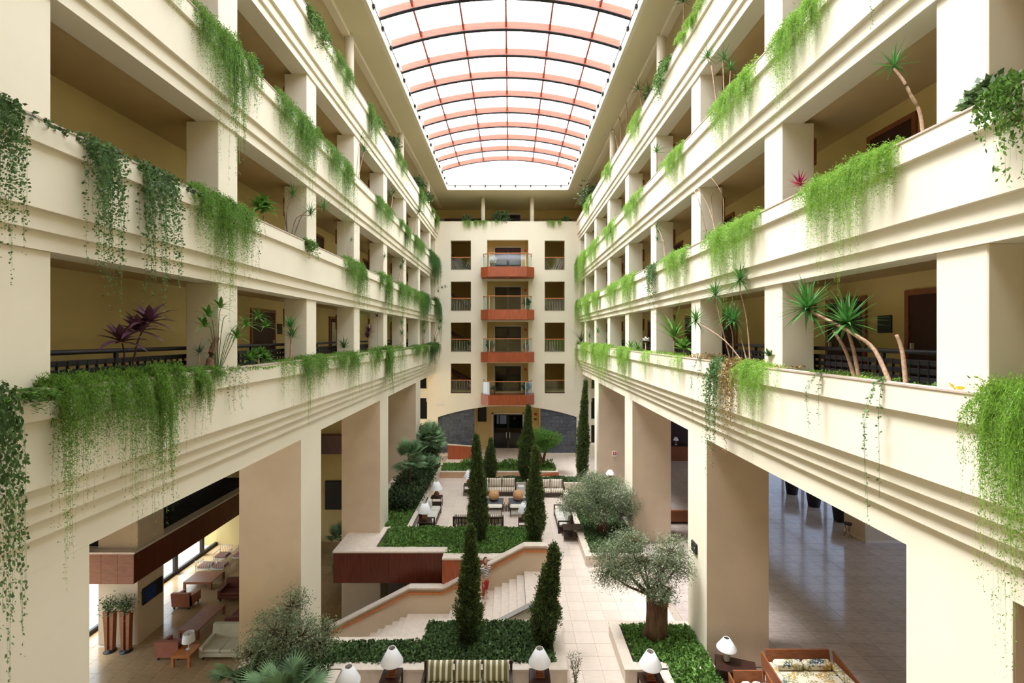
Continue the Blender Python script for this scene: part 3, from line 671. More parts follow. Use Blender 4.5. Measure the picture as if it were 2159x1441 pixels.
# ---------------------------------------------------------------- gallery details: railings, sconces, doors
rail_hr = {}
def railing(s, L, k, y0, y1, full):
    ln = y1 - y0; z = LEV[L] - .62
    t = empty('gallery_railing', (sX(s, 6.46), y0, z))
    tag(t, 'dark metal gallery railing on the %s side, %s gallery, %s bay from the camera' % (SIDE[s], FLN[L], ORD[k]), 'railing', 'gallery railings')
    key = (s, round(ln, 2))
    if key not in rail_hr:
        h = MB().tube([(0, -.02, 1.02), (0, .05, 1.05), (0, ln-.05, 1.05), (0, ln+.02, 1.02)], .04, 8).mesh('handrail', dark_metal, True)
        p = MB().box(-.025, .025, -.025, .025, 0, 1.03).mesh('post', dark_metal)
        sl_ = MB().box(-.012, .012, .02, ln-.02, -.045, .045, b=.008).mesh('slat', dark_metal)
        v = MB().box(-.02, .02, -.01, .01, .1, .92).mesh('bar', dark_metal)
        m = MB()
        for q in range(6): m.box(-.012, .012, .02, ln-.02, .16+q*.135, .25+q*.135)
        for q in range(1, int(ln/.17)): m.box(-.02, .02, q*.17-.01, q*.17+.01, .1, .92)
        rail_hr[key] = (h, p, sl_, v, m.mesh('mesh_panel', dark_metal))
    h, p, sl_, v, pn = rail_hr[key]
    link('handrail', h, t)
    for y in (0, ln/2, ln): link('post', p, t, (0, y, 0))
    if full:
        for q in range(6): link('slat', sl_, t, (0, 0, .205 + q*.135))
        for q in range(1, int(ln/.17)): link('bar', v, t, (0, q*.17, 0))
    else: link('mesh_panel', pn, t)
for s in (-1, 1):
    for L in 'BAC':
        for k in range(8):
            ya = 5.46 + 4.2*(k-1) + .55 if k else 2.2
            yb_ = 5.46 + 4.2*k + .5
            railing(s, L, k, ya, yb_, L == 'B' and k < 4)
    t = empty('gallery_railing', (sX(s, 6.5), -2, 18.52)); tag(t, 'thin long railing of the top gallery on the %s side' % SIDE[s], 'railing')
    MB().tube([(0,0,1.0),(0,39,1.0)], .03, 6).build('handrail', dark_metal, t)
    for q in range(14): MB().box(-.02,.02,q*3-.02,q*3+.02,0,1.0).build('post', dark_metal, t)
t = empty('terrace_railing', (0,0,0)); tag(t, 'thin dark railing along the top end terrace', 'railing')
for z in (19.45, 19.3): MB().tube([(-6.0, 38.6, z), (5.8, 38.6, z)], .022, 6).build('handrail', dark_metal, t)
MB().box(-6.0, 5.8, 38.59, 38.60, 18.6, 19.28).build('glass_panel', glass, t)
for q in range(9): MB().box(-6+q*1.46, -5.96+q*1.46, 38.58, 38.62, 18.52, 19.45).build('post', dark_metal, t)
sc_me = MB().box(-.14, .14, 0, .10, -.28, .28, b=.02).mesh('wall_sconce', wood_brown)
for s in (-1, 1):
    for L in 'BAC':
        for k in range(7):
            y = 5.46 + 4.2*k + .3; z = LEV[L] - .62 + 1.85
            if s < 0 or k: 
                link('wall_sconce', sc_me, loc=(sX(s, 6.36), y, z), rz=-PI/2 if s > 0 else PI/2, label='small brown wall light on the back of the %s column, %s side, %s gallery' % (ORD[k], SIDE[s], FLN[L]), cat='wall light', group='corridor wall lights')
def cdoor(s, L, y0, y1, n, glazed=False, pale=False):
    z = LEV[L] - .60; x = sX(s, 7.6); a = -s
    d = empty('door_%d' % n, (x, y0, z), label='dark timber room door, %s side, %s gallery, %s from the camera' % (SIDE[s], FLN[L], ORD[DC.setdefault((s, L), 0)]), kind='structure')
    DC[(s, L)] += 1
    w_ = y1 - y0
    f = MB().box(a*0, a*.05, 0, .09, 0, 2.15).box(0, a*.05, w_-.09, w_, 0, 2.15).box(0, a*.05, .09, w_-.09, 2.05, 2.15)
    st(f, 'door_frame', wood_brown, d, fix=False)
    st(MB().box(0, a*.03, .09, w_-.09, 0, 2.05), 'door_leaf', door_wood, d, fix=False)
    if glazed: st(MB().box(a*.03, a*.035, .3, w_-.3, .3, 1.9), 'pane', beige_f, d, fix=False)
    st(MB().box(a*.03, a*.09, w_-.2, w_-.17, .95, 1.15), 'handle', white_metal, d, fix=False)
dn = 70; DC = {}
for (s, L, a, b, gz) in ((-1,'B',14.3,15.8,0),(-1,'B',20.5,21.6,1),(-1,'A',18.8,19.9,0),(-1,'A',25.2,26.3,0),(-1,'B',27,28.1,0),(-1,'B',31,32.2,0),(1,'B',7.5,8.95,0),(1,'B',9.93,11.2,0),(1,'B',15.6,16.9,0),(1,'B',19.0,20.2,0),(1,'B',24.5,25.7,0),(1,'B',28.6,29.8,0),
                      (1,'A',8.7,9.9,0),(1,'A',15.8,16.9,0),(1,'A',20.5,21.6,0),(1,'C',8.2,9.4,0),(1,'C',16,17,0),(-1,'C',12,13.2,0),(-1,'C',20,21.2,0),(1,'B',32.9,34,0)):
    cdoor(s, L, a, b, dn, gz); dn += 1
for (s, L, y, w_, wh) in ((1,'B',9.45,.34,'nearer of two'),(-1,'B',16.1,.3,'farther of two'),(-1,'B',7.2,.3,'nearer of two'),(1,'B',17.3,.3,'farther of two')):
    tag(MB().box(sX(s,7.555), sX(s,7.598), y-w_/2, y+w_/2, LEV[L]+.75, LEV[L]+1.1, b=.01).build('room_sign', dark_metal, fix=False), 'small dark square sign on the lowest %s corridor wall, %s' % (SIDE[s], wh), 'sign')

# ---------------------------------------------------------------- furniture builders
def puff(w, h, t, n=8):               # soft cushion standing in the xz plane, thickness along y
    vs = []; fs = []
    for side in (-1, 1):
        for j in range(n+1):
            for i in range(n+1):
                u, v = 2*i/n-1, 2*j/n-1
                k = max(0, (1-abs(u)**3.5)*(1-abs(v)**3.5))**.5
                pinch = 1 + .05*(u*u*v*v)
                vs.append((u*w/2*pinch, side*(t/2*k + .008), v*h/2*pinch))
    o = (n+1)**2
    for j in range(n):
        for i in range(n):
            a = j*(n+1)+i; fs.append((a, a+1, a+n+2, a+n+1)); fs.append((o+a, o+a+n+1, o+a+n+2, o+a+1))
    ring = [i for i in range(n+1)] + [(j+1)*(n+1)-1 for j in range(1, n+1)] + [n*(n+1)+i for i in range(n-1, -1, -1)] + [j*(n+1) for j in range(n-1, 0, -1)]
    for q in range(len(ring)):
        a, b = ring[q], ring[(q+1) % len(ring)]; fs.append((a, a+o, b+o, b))
    return MB().add(vs, fs)
def sofa(loc, rz, w, seats, fab, frame, label, cushions=True, d=.85, cl='striped', group='striped sofas', arms=True, short='sofa'):
    t = empty('sofa', loc, rz, label=label, cat='sofa', group=group)
    f = MB().box(-w/2, w/2, -d/2, -d/2+.06, .16, .26, b=.01).box(-w/2, w/2, d/2-.06, d/2, .16, .26, b=.01).box(-w/2, -w/2+.06, -d/2, d/2, .16, .26).box(w/2-.06, w/2, -d/2, d/2, .16, .26)
    f.box(-w/2+.05, w/2-.05, -d/2+.05, d/2-.05, .20, .24)
    f.build('seat_frame', frame, t)
    for x in (-1, 1):
        for y in (-1, 1): MB().box(x*(w/2-.03)-.035, x*(w/2-.03)+.035, y*(d/2-.035)-.035, y*(d/2-.035)+.035, 0, .62 if y < 0 else .86, b=.008).build('leg', frame, t)
        MB().box(x*(w/2-.03)-.035, x*(w/2-.03)+.035, -d/2, d/2, .58, .63, b=.01).build('arm', frame, t)
    MB().box(-w/2, w/2, d/2-.06, d/2-.01, .76, .84, b=.01).build('top_rail', frame, t)
    bk = max(6, int(w/.16))
    for q in range(bk): MB().box(-w/2+.1+q*(w-.2)/(bk-1)-.02, -w/2+.1+q*(w-.2)/(bk-1)+.02, d/2-.045, d/2-.02, .26, .76).build('slat', frame, t)
    sw = (w-.14)/seats
    for q in range(seats):
        MB().box(-w/2+.07+q*sw+.006, -w/2+.07+(q+1)*sw-.006, -d/2+.03, d/2-.07, .26, .42, b=.04).build('seat_cushion', fab, t)
    if cushions:
        me = puff(sw*.93, .50, .20).mesh('cushion', fab, True)
        R = Matrix.Rotation(rz, 3, 'Z')
        for q in range(seats):
            p = Vector(loc) + R @ Vector((-w/2+.07+(q+.5)*sw, d/2-.20, .68))
            o = link('cushion', me, loc=p, label='%s cushion, %s from left, on the %s' % (cl, ORD[q] if q else 'first', short), cat='cushion', group='cushions on the sofas')
            o.rotation_euler = (math.radians(-14), 0, rz)
    return t
def table(loc, rz, w, d, h, m, label, shelf=True, name='side_table', leg=.045, group=None, top=.04):
    t = empty(name, loc, rz, label=label, cat='table', group=group)
    MB().box(-w/2, w/2, -d/2, d/2, h-top, h, b=.008).build('table_top', m, t)
    for x in (-1, 1):
        for y in (-1, 1): MB().box(x*(w/2-leg/2)-leg/2, x*(w/2-leg/2)+leg/2, y*(d/2-leg/2)-leg/2, y*(d/2-leg/2)+leg/2, 0, h-top).build('leg', m, t)
    if shelf: MB().box(-w/2+.01, w/2-.01, -d/2+.01, d/2-.01, h*.32, h*.32+.025).build('shelf', m, t)
    else:
        for yy in (-d/2+.01, d/2-.03): MB().box(-w/2+.02, w/2-.02, yy, yy+.02, h-top-.08, h-top).build('apron', m, t)
    return t
def lamp(loc, label, r=.30, h=.42, rt=.12, base='square', bm=None, bh=.34, group='white table lamps'):
    t = empty('table_lamp', loc, label=label, cat='lamp', group=group)
    z = bh
    if base == 'square':
        MB().box(-.13, .13, -.13, .13, 0, .04, b=.008).box(-.095, .095, -.095, .095, .04, .10, b=.01).box(-.075, .075, -.075, .075, .10, bh-.10, b=.02).box(-.10, .10, -.10, .10, bh-.10, bh-.04, b=.01).build('lamp_base', bm or wood_brown, t)
    elif base == 'urn':
        MB().lathe([(.07,0),(.10,.03),(.15,.13),(.15,.2),(.08,.28),(.05,bh-.02)], 16).build('lamp_base', bm or terracotta, t, True)
    elif base == 'vase':
        MB().lathe([(.07,0),(.085,.04),(.10,.2),(.13,bh-.02)], 16).build('lamp_base', bm or white_metal, t, True)
    else:
        MB().lathe([(.09,0),(.09,.02),(.015,.03),(.015,bh)], 12).build('lamp_base', bm or white_metal, t, True)
    MB().tube([(0,0,bh-.05),(0,0,bh+h*.9)], .010, 6).build('rod', dark_metal, t)
    MB().lathe([(r, z), (r*.985, z+.03), (rt+(r-rt)*.54, z+h*.5), (rt, z+h), (rt-.01, z+h-.005), (rt+(r-rt)*.54-.01, z+h*.5), (r-.012, z+.005)], 28, cap=False).build('lamp_shade', white_m, t, True)
    return t

# ---------------------------------------------------------------- front lounge (bottom of the picture)
sofa((-1.15, 12.5, 0), 0, 2.42, 3, stripe_olive, espresso, 'olive striped sofa at the bottom centre with black frame', d=.85, cl='olive striped', short='front lounge sofa')
table((-3.22, 12.62, 0), 0, .52, .62, .62, espresso, 'dark side table left of the olive striped sofa')
lamp((-3.20, 12.66, .62), 'white shaded lamp on the dark table left of the olive striped sofa', r=.30, h=.39, rt=.10)
table((.80, 12.6, 0), 0, .56, .62, .62, espresso, 'dark side table right of the olive striped sofa')
lamp((.80, 12.64, .62), 'white shaded lamp on the dark table right of the olive striped sofa', r=.30, h=.39, rt=.10)
table((3.78, 12.45, 0), 0, .62, .62, .62, espresso, 'dark side table before the right front planter')
lamp((3.76, 12.52, .62), 'white shaded lamp on the table before the right front planter', r=.30, h=.39, rt=.10)
table((-4.15, 11.9, 0), 0, .5, .6, .62, espresso, 'dark side table at the lower left corner of the front lounge')
lamp((-4.13, 11.95, .62), 'white shaded lamp cut by the bottom edge, left of the front lounge', r=.30, h=.39, rt=.10)
# right foreground: shelf table with tilted lamp, leaf print sofas
t = empty('console_table', (6.28, 13.0, 0), -.35, label='black two-shelf table with a white lamp against the right pillar', cat='table')
for z in (.03, .30, .60): MB().box(-.52, .52, -.33, .33, z, z+.03, b=.005).build('shelf', espresso, t)
for x in (-.5, .5):
    for y in (-.31, .31): MB().box(x-.018, x+.018, y-.018, y+.018, 0, .6).build('leg', dark_metal, t)
lamp((6.12, 13.2, .63), 'white dish-shaded lamp with vase base on the black two-shelf table', r=.27, h=.30, rt=.08, base='vase', bh=.34)
def wood_sofa(loc, rz, w, label, d=.95):
    t = empty('sofa', loc, rz, label=label, cat='sofa', group='leaf print sofas')
    for x in (-1, 1):
        MB().prism([(-d/2,.30),(d/2+.02,.36),(d/2+.10,.80),(-d/2+.02,.62)], x*w/2-.02, x*w/2+.02, 'x').build('side_panel', wood_brown, t, fix=True)
        for y in (-d/2+.06, d/2-.02): MB().box(x*w/2-.03, x*w/2+.03, y-.03, y+.03, 0, .36).build('leg', wood_brown, t)
    MB().prism([(d/2,.36),(d/2+.03,.36),(d/2+.13,.84),(d/2+.09,.84)], -w/2+.12, w/2-.12, 'x').build('back_panel', wood_brown, t, fix=True)
    MB().box(-w/2+.02, w/2-.02, -d/2, d/2, .24, .30).build('seat_frame', wood_brown, t)
    MB().box(-w/2+.03, w/2-.03, -d/2+.02, d/2-.02, .30, .45, b=.05).build('seat_cushion', leafprint, t)
    MB().box(-w/2+.22, 0, d/2-.25, d/2-.02, .44, .70, b=.07).box(0.01, w/2-.22, d/2-.25, d/2-.02, .44, .70, b=.07).build('back_cushion', leafprint, t)
    for x in (-1, 1): MB().box(x*(w/2-.14)-.10, x*(w/2-.14)+.10, -d/2+.03, d/2-.05, .44, .62, b=.06).build('arm_cushion', leafprint, t)
    return t
wood_sofa((8.2, 12.75, 0), 0, 2.05, 'wooden sofa with leaf print cushions in the right foreground', d=1.0)
wood_sofa((6.35, 12.0, 0), 0, 1.0, 'low wooden armchair with leaf print seat, cut by the bottom edge on the right', d=.8)
t = empty('floor_stand', (7.72, 14.35, 0), label='slim grey sign stand at the edge of the right pillar', cat='stand')
MB().lathe([(.16,0),(.16,.02),(.015,.03),(.015,1.3)], 12).build('pole', dark_metal, t, True); MB().box(-.03,.03,-.16,.16,.95,1.75,b=.03).build('sign_board', mat('grey_green_panel',(.12,.16,.16),.4), t)
tag(MB().box(sX(1,5.74), sX(1,5.81), 14.45, 14.85, 3.0, 3.35, b=.03).build('wall_speaker', black), 'small black speaker on the nearest visible right pillar', 'speaker')

# ---------------------------------------------------------------- upper terrace furniture
sofa((-.92, 28.9, 0), 0, 2.6, 3, stripe_tan, espresso, 'tan striped sofa behind the straw balls, left of two', d=.85, cl='tan striped', short='left of the two back terrace sofas')
sofa((2.15, 28.7, 0), 0, 2.35, 3, stripe_tan, espresso, 'tan striped sofa behind the straw balls, right of two', d=.85, cl='tan striped', short='right of the two back terrace sofas')
sofa((-4.2, 24.75, 0), PI/2, 2.3, 3, stripe_thin, espresso, 'narrow striped sofa along the left planter', d=.8, cl='narrow striped', short='sofa along the left planter')
sofa((-1.58, 23.5, 0), PI, 2.5, 3, stripe_tan, espresso, 'slatted dark sofa seen from behind at the near terrace edge', d=.8, cl='tan striped', short='sofa seen from behind')
sofa((2.75, 24.3, 0), -PI/2, 2.3, 3, stripe_thin, espresso, 'narrow striped sofa beside the second right planter', d=.75, cl='narrow striped', short='sofa beside the right planter')
for (x, y, lab, rr) in ((-2.55, 28.9, 'at the back left of the terrace', .34), (-4.2, 26.7, 'by the far end of the left striped sofa', .34), (-4.25, 23.25, 'by the near end of the left striped sofa', .34), (.72, 23.35, 'behind the right terrace cypress', .34)):
    table((x, y, 0), 0, .62, .62, .62, espresso, 'square dark side table ' + lab, leg=.03)
    lamp((x, y, .62), 'white cone lamp ' + lab, r=rr, h=.46, rt=.12, base='urn', bh=.42)
table((3.0, 22.55, 0), 0, .9, .7, .6, espresso, 'dark tray table at the near end of the right striped sofa', leg=.03)
tag(MB().box(-.2,.2,-.2,.2,0,.55,b=.02).build('plinth_box', white_metal, loc=(.68, 28.9, 0)), 'small white box table between the two tan striped sofas', 'table')
for k, x in enumerate((-.92, .46)):
    t = empty('coffee_table', (x, 26.5, 0), label='low slate topped coffee table under the %s straw ball' % ('left', 'right')[k], cat='table', group='slate coffee tables')
    MB().box(-.56, .56, -.5, .5, .40, .45, b=.01).build('slate_top', slate_m, t)
    for a in (-.53, .53):
        for b in (-.45, .45): MB().box(a-.02, a+.02, b-.02, b+.02, 0, .4).build('leg', iron, t)
    o = MB(); n = 20
    prof = [(.30*math.sin(PI*q/12)+.004, .30-.30*math.cos(PI*q/12)) for q in range(13)]
    for q in range(1, 12): prof[q] = (prof[q][0] + (.006 if q % 2 else -.004), prof[q][1])
    tag(o.lathe(prof, 24).build('straw_ball', ball_m, smooth=True, loc=(x, 26.55, .455)), 'large woven straw ball on the %s slate coffee table' % ('left', 'right')[k], 'ornament', 'straw balls')
t = empty('bench_table', (-.22, 26.5, 0), label='narrow orange wood table between the two slate tables', cat='table')
MB().box(-.11, .09, -.5, .5, .40, .44).build('table_top', brown_slab, t)
for b in (-.42, .42): MB().box(-.02, .02, b-.02, b+.02, 0, .4).build('leg', iron, t)
for k, x in enumerate((-.85, .42)):
    t = empty('stool', (x, 25.45, 0), label='cream cushioned stool with curled iron legs, %s of two, before the straw balls' % ('left', 'right')[k], cat='stool', group='curled leg stools')
    MB().box(-.42, .42, -.22, .22, .46, .58, b=.05).build('seat_cushion', cream_f, t)
    MB().box(-.45, .45, -.24, .24, .42, .46).build('seat_frame', iron, t)
    for a in (-1, 1):
        for b in (-1, 1):
            MB().tube([(a*.38,b*.22,0),(a*.40,b*.22,.25),(a*.44,b*.22,.45),(a*.53,b*.22,.55),(a*.56,b*.22,.66)], .018, 6).build('leg', iron, t)

# lamp behind the second pillar on the right, and exit sign
table((6.4, 29.9, 0), 0, .5, .5, .6, espresso, 'dark table beside the far right pillar')
lamp((6.4, 29.9, .6), 'white dome lamp beside the far right pillar', r=.3, h=.3, rt=.1, base='urn')
ws = tag(MB().box(6.7, 7.0, 30.6, 30.648, 1.9, 2.25, b=.01).build('wall_sign', white_metal), 'white and red fire hose sign on the face of the far right pillar', 'sign')
MB().box(6.75, 6.95, 30.585, 30.60, 2.02, 2.21).build('red_panel', red_plastic, ws); MB().box(6.81,6.89,30.578,30.586,2.06,2.17).build('symbol', white_metal, ws)

# ---------------------------------------------------------------- right lobby
pot = MB().lathe([(.28,0),(.30,.02),(.42,1.05),(.45,1.1),(.45,1.18),(.40,1.18),(.37,.95)], 24).mesh('tall_pot', black, True)
for k, y in enumerate((24.75, 26.9, 29.0)):
    link('tall_pot', pot, loc=(17.5, y, 0), label='tall black flared pot by the lobby glazing, %s of three' % ORD[k], cat='pot', group='black lobby pots')
t = empty('iron_stool', (16.45, 22.75, 0), label='small dark iron plant stand against the lobby pier', cat='stand')
MB().lathe([(.16,.62),(.17,.65),(.17,.70),(.14,.70)], 14).build('dish', dark_metal, t, True)
for q in range(3):
    a = q*2.1; MB().tube([(.14*math.cos(a), .14*math.sin(a), .62), (.05*math.cos(a), .05*math.sin(a), .3), (.17*math.cos(a), .17*math.sin(a), 0)], .014, 5).build('leg', dark_metal, t)
t = empty('reception_desk', (13.0, 36.6, 0), label='long timber reception desk at the far end of the lobby', cat='desk')
MB().box(-3.5, 3.5, 0, .9, 0, 1.15, b=.02).build('desk_body', wood_brown, t); MB().box(-3.6, 3.6, -.05, .95, 1.15, 1.22, b=.01).build('desk_top', espresso, t)
lamp((13.1, 36.9, 1.22), 'pale desk lamp on the reception desk', r=.2, h=.25, rt=.1, base='stick')
tag(MB().box(12.3,12.7,36.85,36.9,1.22,1.6,b=.01).build('monitor', mat('pale_blue_panel',(.35,.42,.5),.4)), 'pale computer monitor on the reception desk', 'monitor')
t = empty('sofa', (9.0, 24.3, 0), label='brown lobby sofa seen from behind between the right pillars', cat='sofa')
MB().box(-1.1,1.1,0,.12,.12,.72,b=.03).build('backrest', wood_brown, t); MB().box(-1.1,1.1,.12,.85,.12,.42,b=.04).build('seat', rust, t)
for x in (-1,1): MB().box(x*1.02-.08,x*1.02+.08,.0,.85,.12,.62,b=.03).build('arm', wood_brown, t)
for x in (-1,1):
    for y in (.06,.78): MB().box(x*1.0-.03,x*1.0+.03,y-.03,y+.03,0,.12).build('leg', black, t)

# ---------------------------------------------------------------- left lower lounge (floor at -3.8)
ZL = -3.8
def armchair(loc, rz, m, label, w=.95, d=.85, group=None, h=.82, name='armchair'):
    t = empty(name, loc, rz, label=label, cat='sofa' if name == 'sofa' else 'armchair', group=group)
    MB().prism([(d/2-.20,.12),(d/2-.02,.12),(d/2+.06,h),(d/2-.10,h)], -w/2, w/2, 'x').build('backrest', m, t, fix=True)
    MB().box(-w/2+.1, w/2-.1, -d/2, d/2-.15, .14, .30, b=.02).build('seat_base', m, t)
    n = max(1, round(w/.9))
    for q in range(n): MB().box(-w/2+.12+q*(w-.24)/n+.004, -w/2+.12+(q+1)*(w-.24)/n-.004, -d/2+.01, d/2-.16, .30, .44, b=.04).build('seat_cushion', m, t)
    for x in (-1, 1): MB().prism([(-d/2,.12),(d/2-.02,.12),(d/2,.64),(-d/2-.02,.56)], x*(w/2-.07)-.07, x*(w/2-.07)+.07, 'x').build('arm', m, t, fix=True)
    for x in (-1, 1):
        for y in (-1, 1): MB().box(x*(w/2-.09)-.03, x*(w/2-.09)+.03, y*(d/2-.08)-.03, y*(d/2-.08)+.03, 0, .13).build('leg', black, t)
    return t
def LP(x, y): a = at(x, y, ZL); return (a[0], a[1], ZL)
armchair((-14.35, 19.95, ZL), PI, salmon, 'salmon armchair with its back to the camera in the lower lounge', w=1.0)
t = table((-13.5, 19.5, ZL), 0, .75, .75, .5, wood_orange, 'orange wooden side table carrying a cream lamp in the lower lounge', leg=.09, shelf=False)
lamp((-13.45, 19.55, ZL+.5), 'cream drum lamp on the orange side table', r=.24, h=.36, rt=.2, base='stick', bh=.32)
armchair((-11.8, 20.05, ZL), 0, beige_f, 'large beige sofa in front of the second left pillar', w=2.4, d=1.0, h=1.0, name='sofa')
table((-14.4, 21.9, ZL), 0, .9, 2.0, .42, wood_brown, 'long low wooden table between the rust and salmon seats', leg=.09, shelf=False, name='coffee_table')
armchair((-14.3, 24.3, ZL), 0, rust, 'dark rust armchair facing the camera at the far end of the long low table', w=1.3)
armchair((-12.7, 23.0, ZL), -PI/2, rust, 'dark rust sofa along the right of the long low table', w=2.8, d=.95, name='sofa')
table((-16.75, 25.6, ZL), 0, 1.5, 1.2, .42, wood_brown, 'square low wooden table beyond the lounge pillar', leg=.1, shelf=False, name='coffee_table')
armchair((-16.35, 23.6, ZL), PI, salmon, 'salmon armchair half hidden by the lounge pillar', w=.9)
def wchair(x, y, rz, lab):
    t = empty('lounge_chair', (x, y, ZL), rz, label=lab, cat='chair', group='white framed lounge chairs')
    for a in (-1, 1):
        MB().tube([(a*.36,-.34,0),(a*.36,-.34,.56),(a*.36,.30,.62),(a*.36,.36,0)], .022, 6).build('arm', white_metal, t)
    MB().tube([(-.36,.33,.36),(-.36,.42,.80),(.36,.42,.80),(.36,.33,.36)], .022, 6).build('back_frame', white_metal, t)
    for q in range(6): MB().tube([(-.26+q*.104,.34,.36),(-.26+q*.104,.42,.78)], .010, 5).build('slat', white_metal, t)
    MB().box(-.36,.36,-.34,.34,.28,.33).build('seat_frame', white_metal, t)
    MB().box(-.33,.33,-.32,.31,.33,.45,b=.04).build('seat_cushion', pink_f, t)
wchair(-17.55, 26.95, PI, 'white framed chair with rose cushion, near row left'); wchair(-16.7, 26.95, PI, 'white framed chair with rose cushion, near row right')
wchair(-17.35, 28.2, 0, 'white framed chair with rose cushion, far row left'); wchair(-16.3, 28.3, 0, 'white framed chair with rose cushion, far row right')
table((-14.9, 28.7, ZL), 0, 1.5, 1.1, .42, wood_brown, 'low wooden table before the far salmon sofa', leg=.1, shelf=False, name='coffee_table')
armchair((-15.2, 30.1, ZL), 0, salmon, 'salmon sofa against the end wall of the lower lounge', w=2.6, d=1.0, h=.95, name='sofa')
tv = tag(MB().box(-16.36,-16.30,20.75,21.95,-2.2,-1.45,b=.02).build('television', black), 'flat television on the side of the lounge pillar', 'television')
MB().box(-16.298,-16.292,20.82,21.50,-2.13,-1.52).build('screen', mat('screen_blue', (.02,.05,.16), .15), tv)
armchair((-9.7, 27.6, ZL), -PI/2, olive_f, 'olive sofa seen between the second and third left pillars', w=2.0, name='sofa')
# tall vases
for k, (x, lab) in enumerate(((-17.25, 'left'), (-16.55, 'right'))):
    t = empty('floor_vase', (x, 20.15, ZL), label='very tall wooden vase pair on a dark foot, %s of two by the lounge pillar' % lab, cat='vase', group='tall wooden vases')
    MB().prism([(-.24,1.75),(-.15,.1),(-.05,.1),(-.04,1.75)], -.1, .1).build('vase_body', wood_brown, t, fix=True)
    MB().prism([(.05,1.70),(.06,.1),(.17,.1),(.22,1.70)], -.1, .1).build('vase_body', wood_brown, t, fix=True)
    MB().lathe([(.24,0),(.24,.03),(.05,.05),(.04,.12)], 16).build('foot', dark_metal, t, True)
# outdoor chairs on the terrace outside the glazing
for k, (x, y) in enumerate(((-21.3, 20.6), (-21.5, 22.6), (-21.2, 25.4), (-21.4, 28.4), (-21.4, 31.5), (-21.6, 34.5))):
    t = empty('patio_chair', (x, y, -3.85), -PI/2+.3, label='pale cushioned patio chair outside the glazing, %s from the near end' % ORD[k], cat='chair', group='patio chairs')
    MB().box(-.35,.35,-.35,.35,.30,.42,b=.04).build('seat_cushion', cream_f, t); MB().prism([(.25,.4),(.36,.4),(.48,.95),(.38,.95)], -.35, .35, 'x').build('back_cushion', cream_f, t, fix=True)
    for a in (-1,1): MB().tube([(a*.38,-.34,0),(a*.38,-.34,.6),(a*.38,.36,.6),(a*.38,.38,0)], .02, 6).build('arm', dark_metal, t)

# ---------------------------------------------------------------- the woman on the stairs
def skinned(name, verts, edges, radii, root, m, parent, sub=2):
    me = bpy.data.meshes.new(name); me.from_pydata(verts, edges, []); me.materials.append(m)
    o = link(name, me, parent)
    sk = o.modifiers.new('skin', 'SKIN'); sk.use_smooth_shade = True
    sv = me.skin_vertices[0].data
    for i, r in enumerate(radii): sv[i].radius = r if hasattr(r, '__len__') else (r, r)
    sv[root].use_root = True
    ss = o.modifiers.new('subd', 'SUBSURF'); ss.levels = sub; ss.render_levels = sub
    return o
skin = mat('skin', (.50, .28, .19), .55, var=.03); hair = mat('brown_hair', (.09, .04, .02), .6, var=.2)
red_cloth = mat('red_trouser_cloth', (.45, .03, .03), .8); striped_top = stripemat('striped_top_fabric', (.75,.73,.70), (.07,.06,.07), 16, 2, .5)
pw = empty('person', (-.98, 18.75, -.80), .5, label='person on the stairs in striped top and red trousers, hand on the parapet', cat='person')
V = [(0,0,.88),(0,0,1.0),(0,0,1.15),(0,0,1.30),(0,0,1.38),(0,-.01,1.47),
     (-.16,0,1.31),(-.21,.05,1.05),(-.18,-.10,.86),(-.18,-.15,.78),
     (.16,0,1.31),(.24,.10,1.08),(.34,.26,1.02),(.40,.34,1.03),
     (-.085,0,.84),(-.09,-.02,.46),(-.09,.02,.08),(-.09,-.12,.03),
     (.085,0,.84),(.10,.10,.50),(.11,.16,.24),(.11,.04,.19)]
E = [(0,1),(1,2),(2,3),(3,4),(4,5),(3,6),(6,7),(7,8),(8,9),(3,10),(10,11),(11,12),(12,13),(0,14),(14,15),(15,16),(16,17),(0,18),(18,19),(19,20),(20,21)]
Rr = [(.13,.10),(.115,.085),(.12,.09),(.13,.085),(.055,.055),(.05,.05),.055,.040,.028,.022,.055,.040,.028,.022,.085,.055,.036,.035,.085,.055,.036,.035]
skinned('body', V, E, Rr, 0, skin, pw)
hd = MB(); n = 14
hd.lathe([(.004,-.115),(.045,-.105),(.065,-.06),(.078,0),(.078,.05),(.055,.10),(.004,.12)], n, (0,-.01,1.575)).add([(-.012,-.085,1.58),(.012,-.085,1.58),(0,-.11,1.555),(0,-.085,1.61)], [(0,1,2),(0,2,3),(1,3,2)])
hdo = hd.build('head', skin, pw, True)
for a in (-1, 1):
    MB().lathe([(.002,-.01),(.011,0),(.002,.01)], 8, (a*.03,-.078,1.59)).build('eye', black, hdo)
    MB().lathe([(.002,-.03),(.014,0),(.002,.03)], 8, (a*.08,0,1.58)).build('ear', skin, hdo)
MB().box(-.022,.022,-.082,-.076,1.525,1.532).build('mouth', red_cloth, hdo)
hr = MB().lathe([(.07,-.16),(.085,-.08),(.088,.02),(.075,.09),(.04,.13),(.004,.14)], n, (0,.025,1.58)); hr.build('hair', hair, hdo, True)
skinned('striped_top', V[0:5]+[(-.16,0,1.31),(-.20,.03,1.12),(.16,0,1.31),(.22,.07,1.14)], [(0,1),(1,2),(2,3),(3,4),(3,5),(5,6),(3,7),(7,8)],
        [(.15,.12),(.13,.10),(.135,.105),(.14,.10),(.065,.065),.068,.056,.068,.056], 0, striped_top, pw, 1)
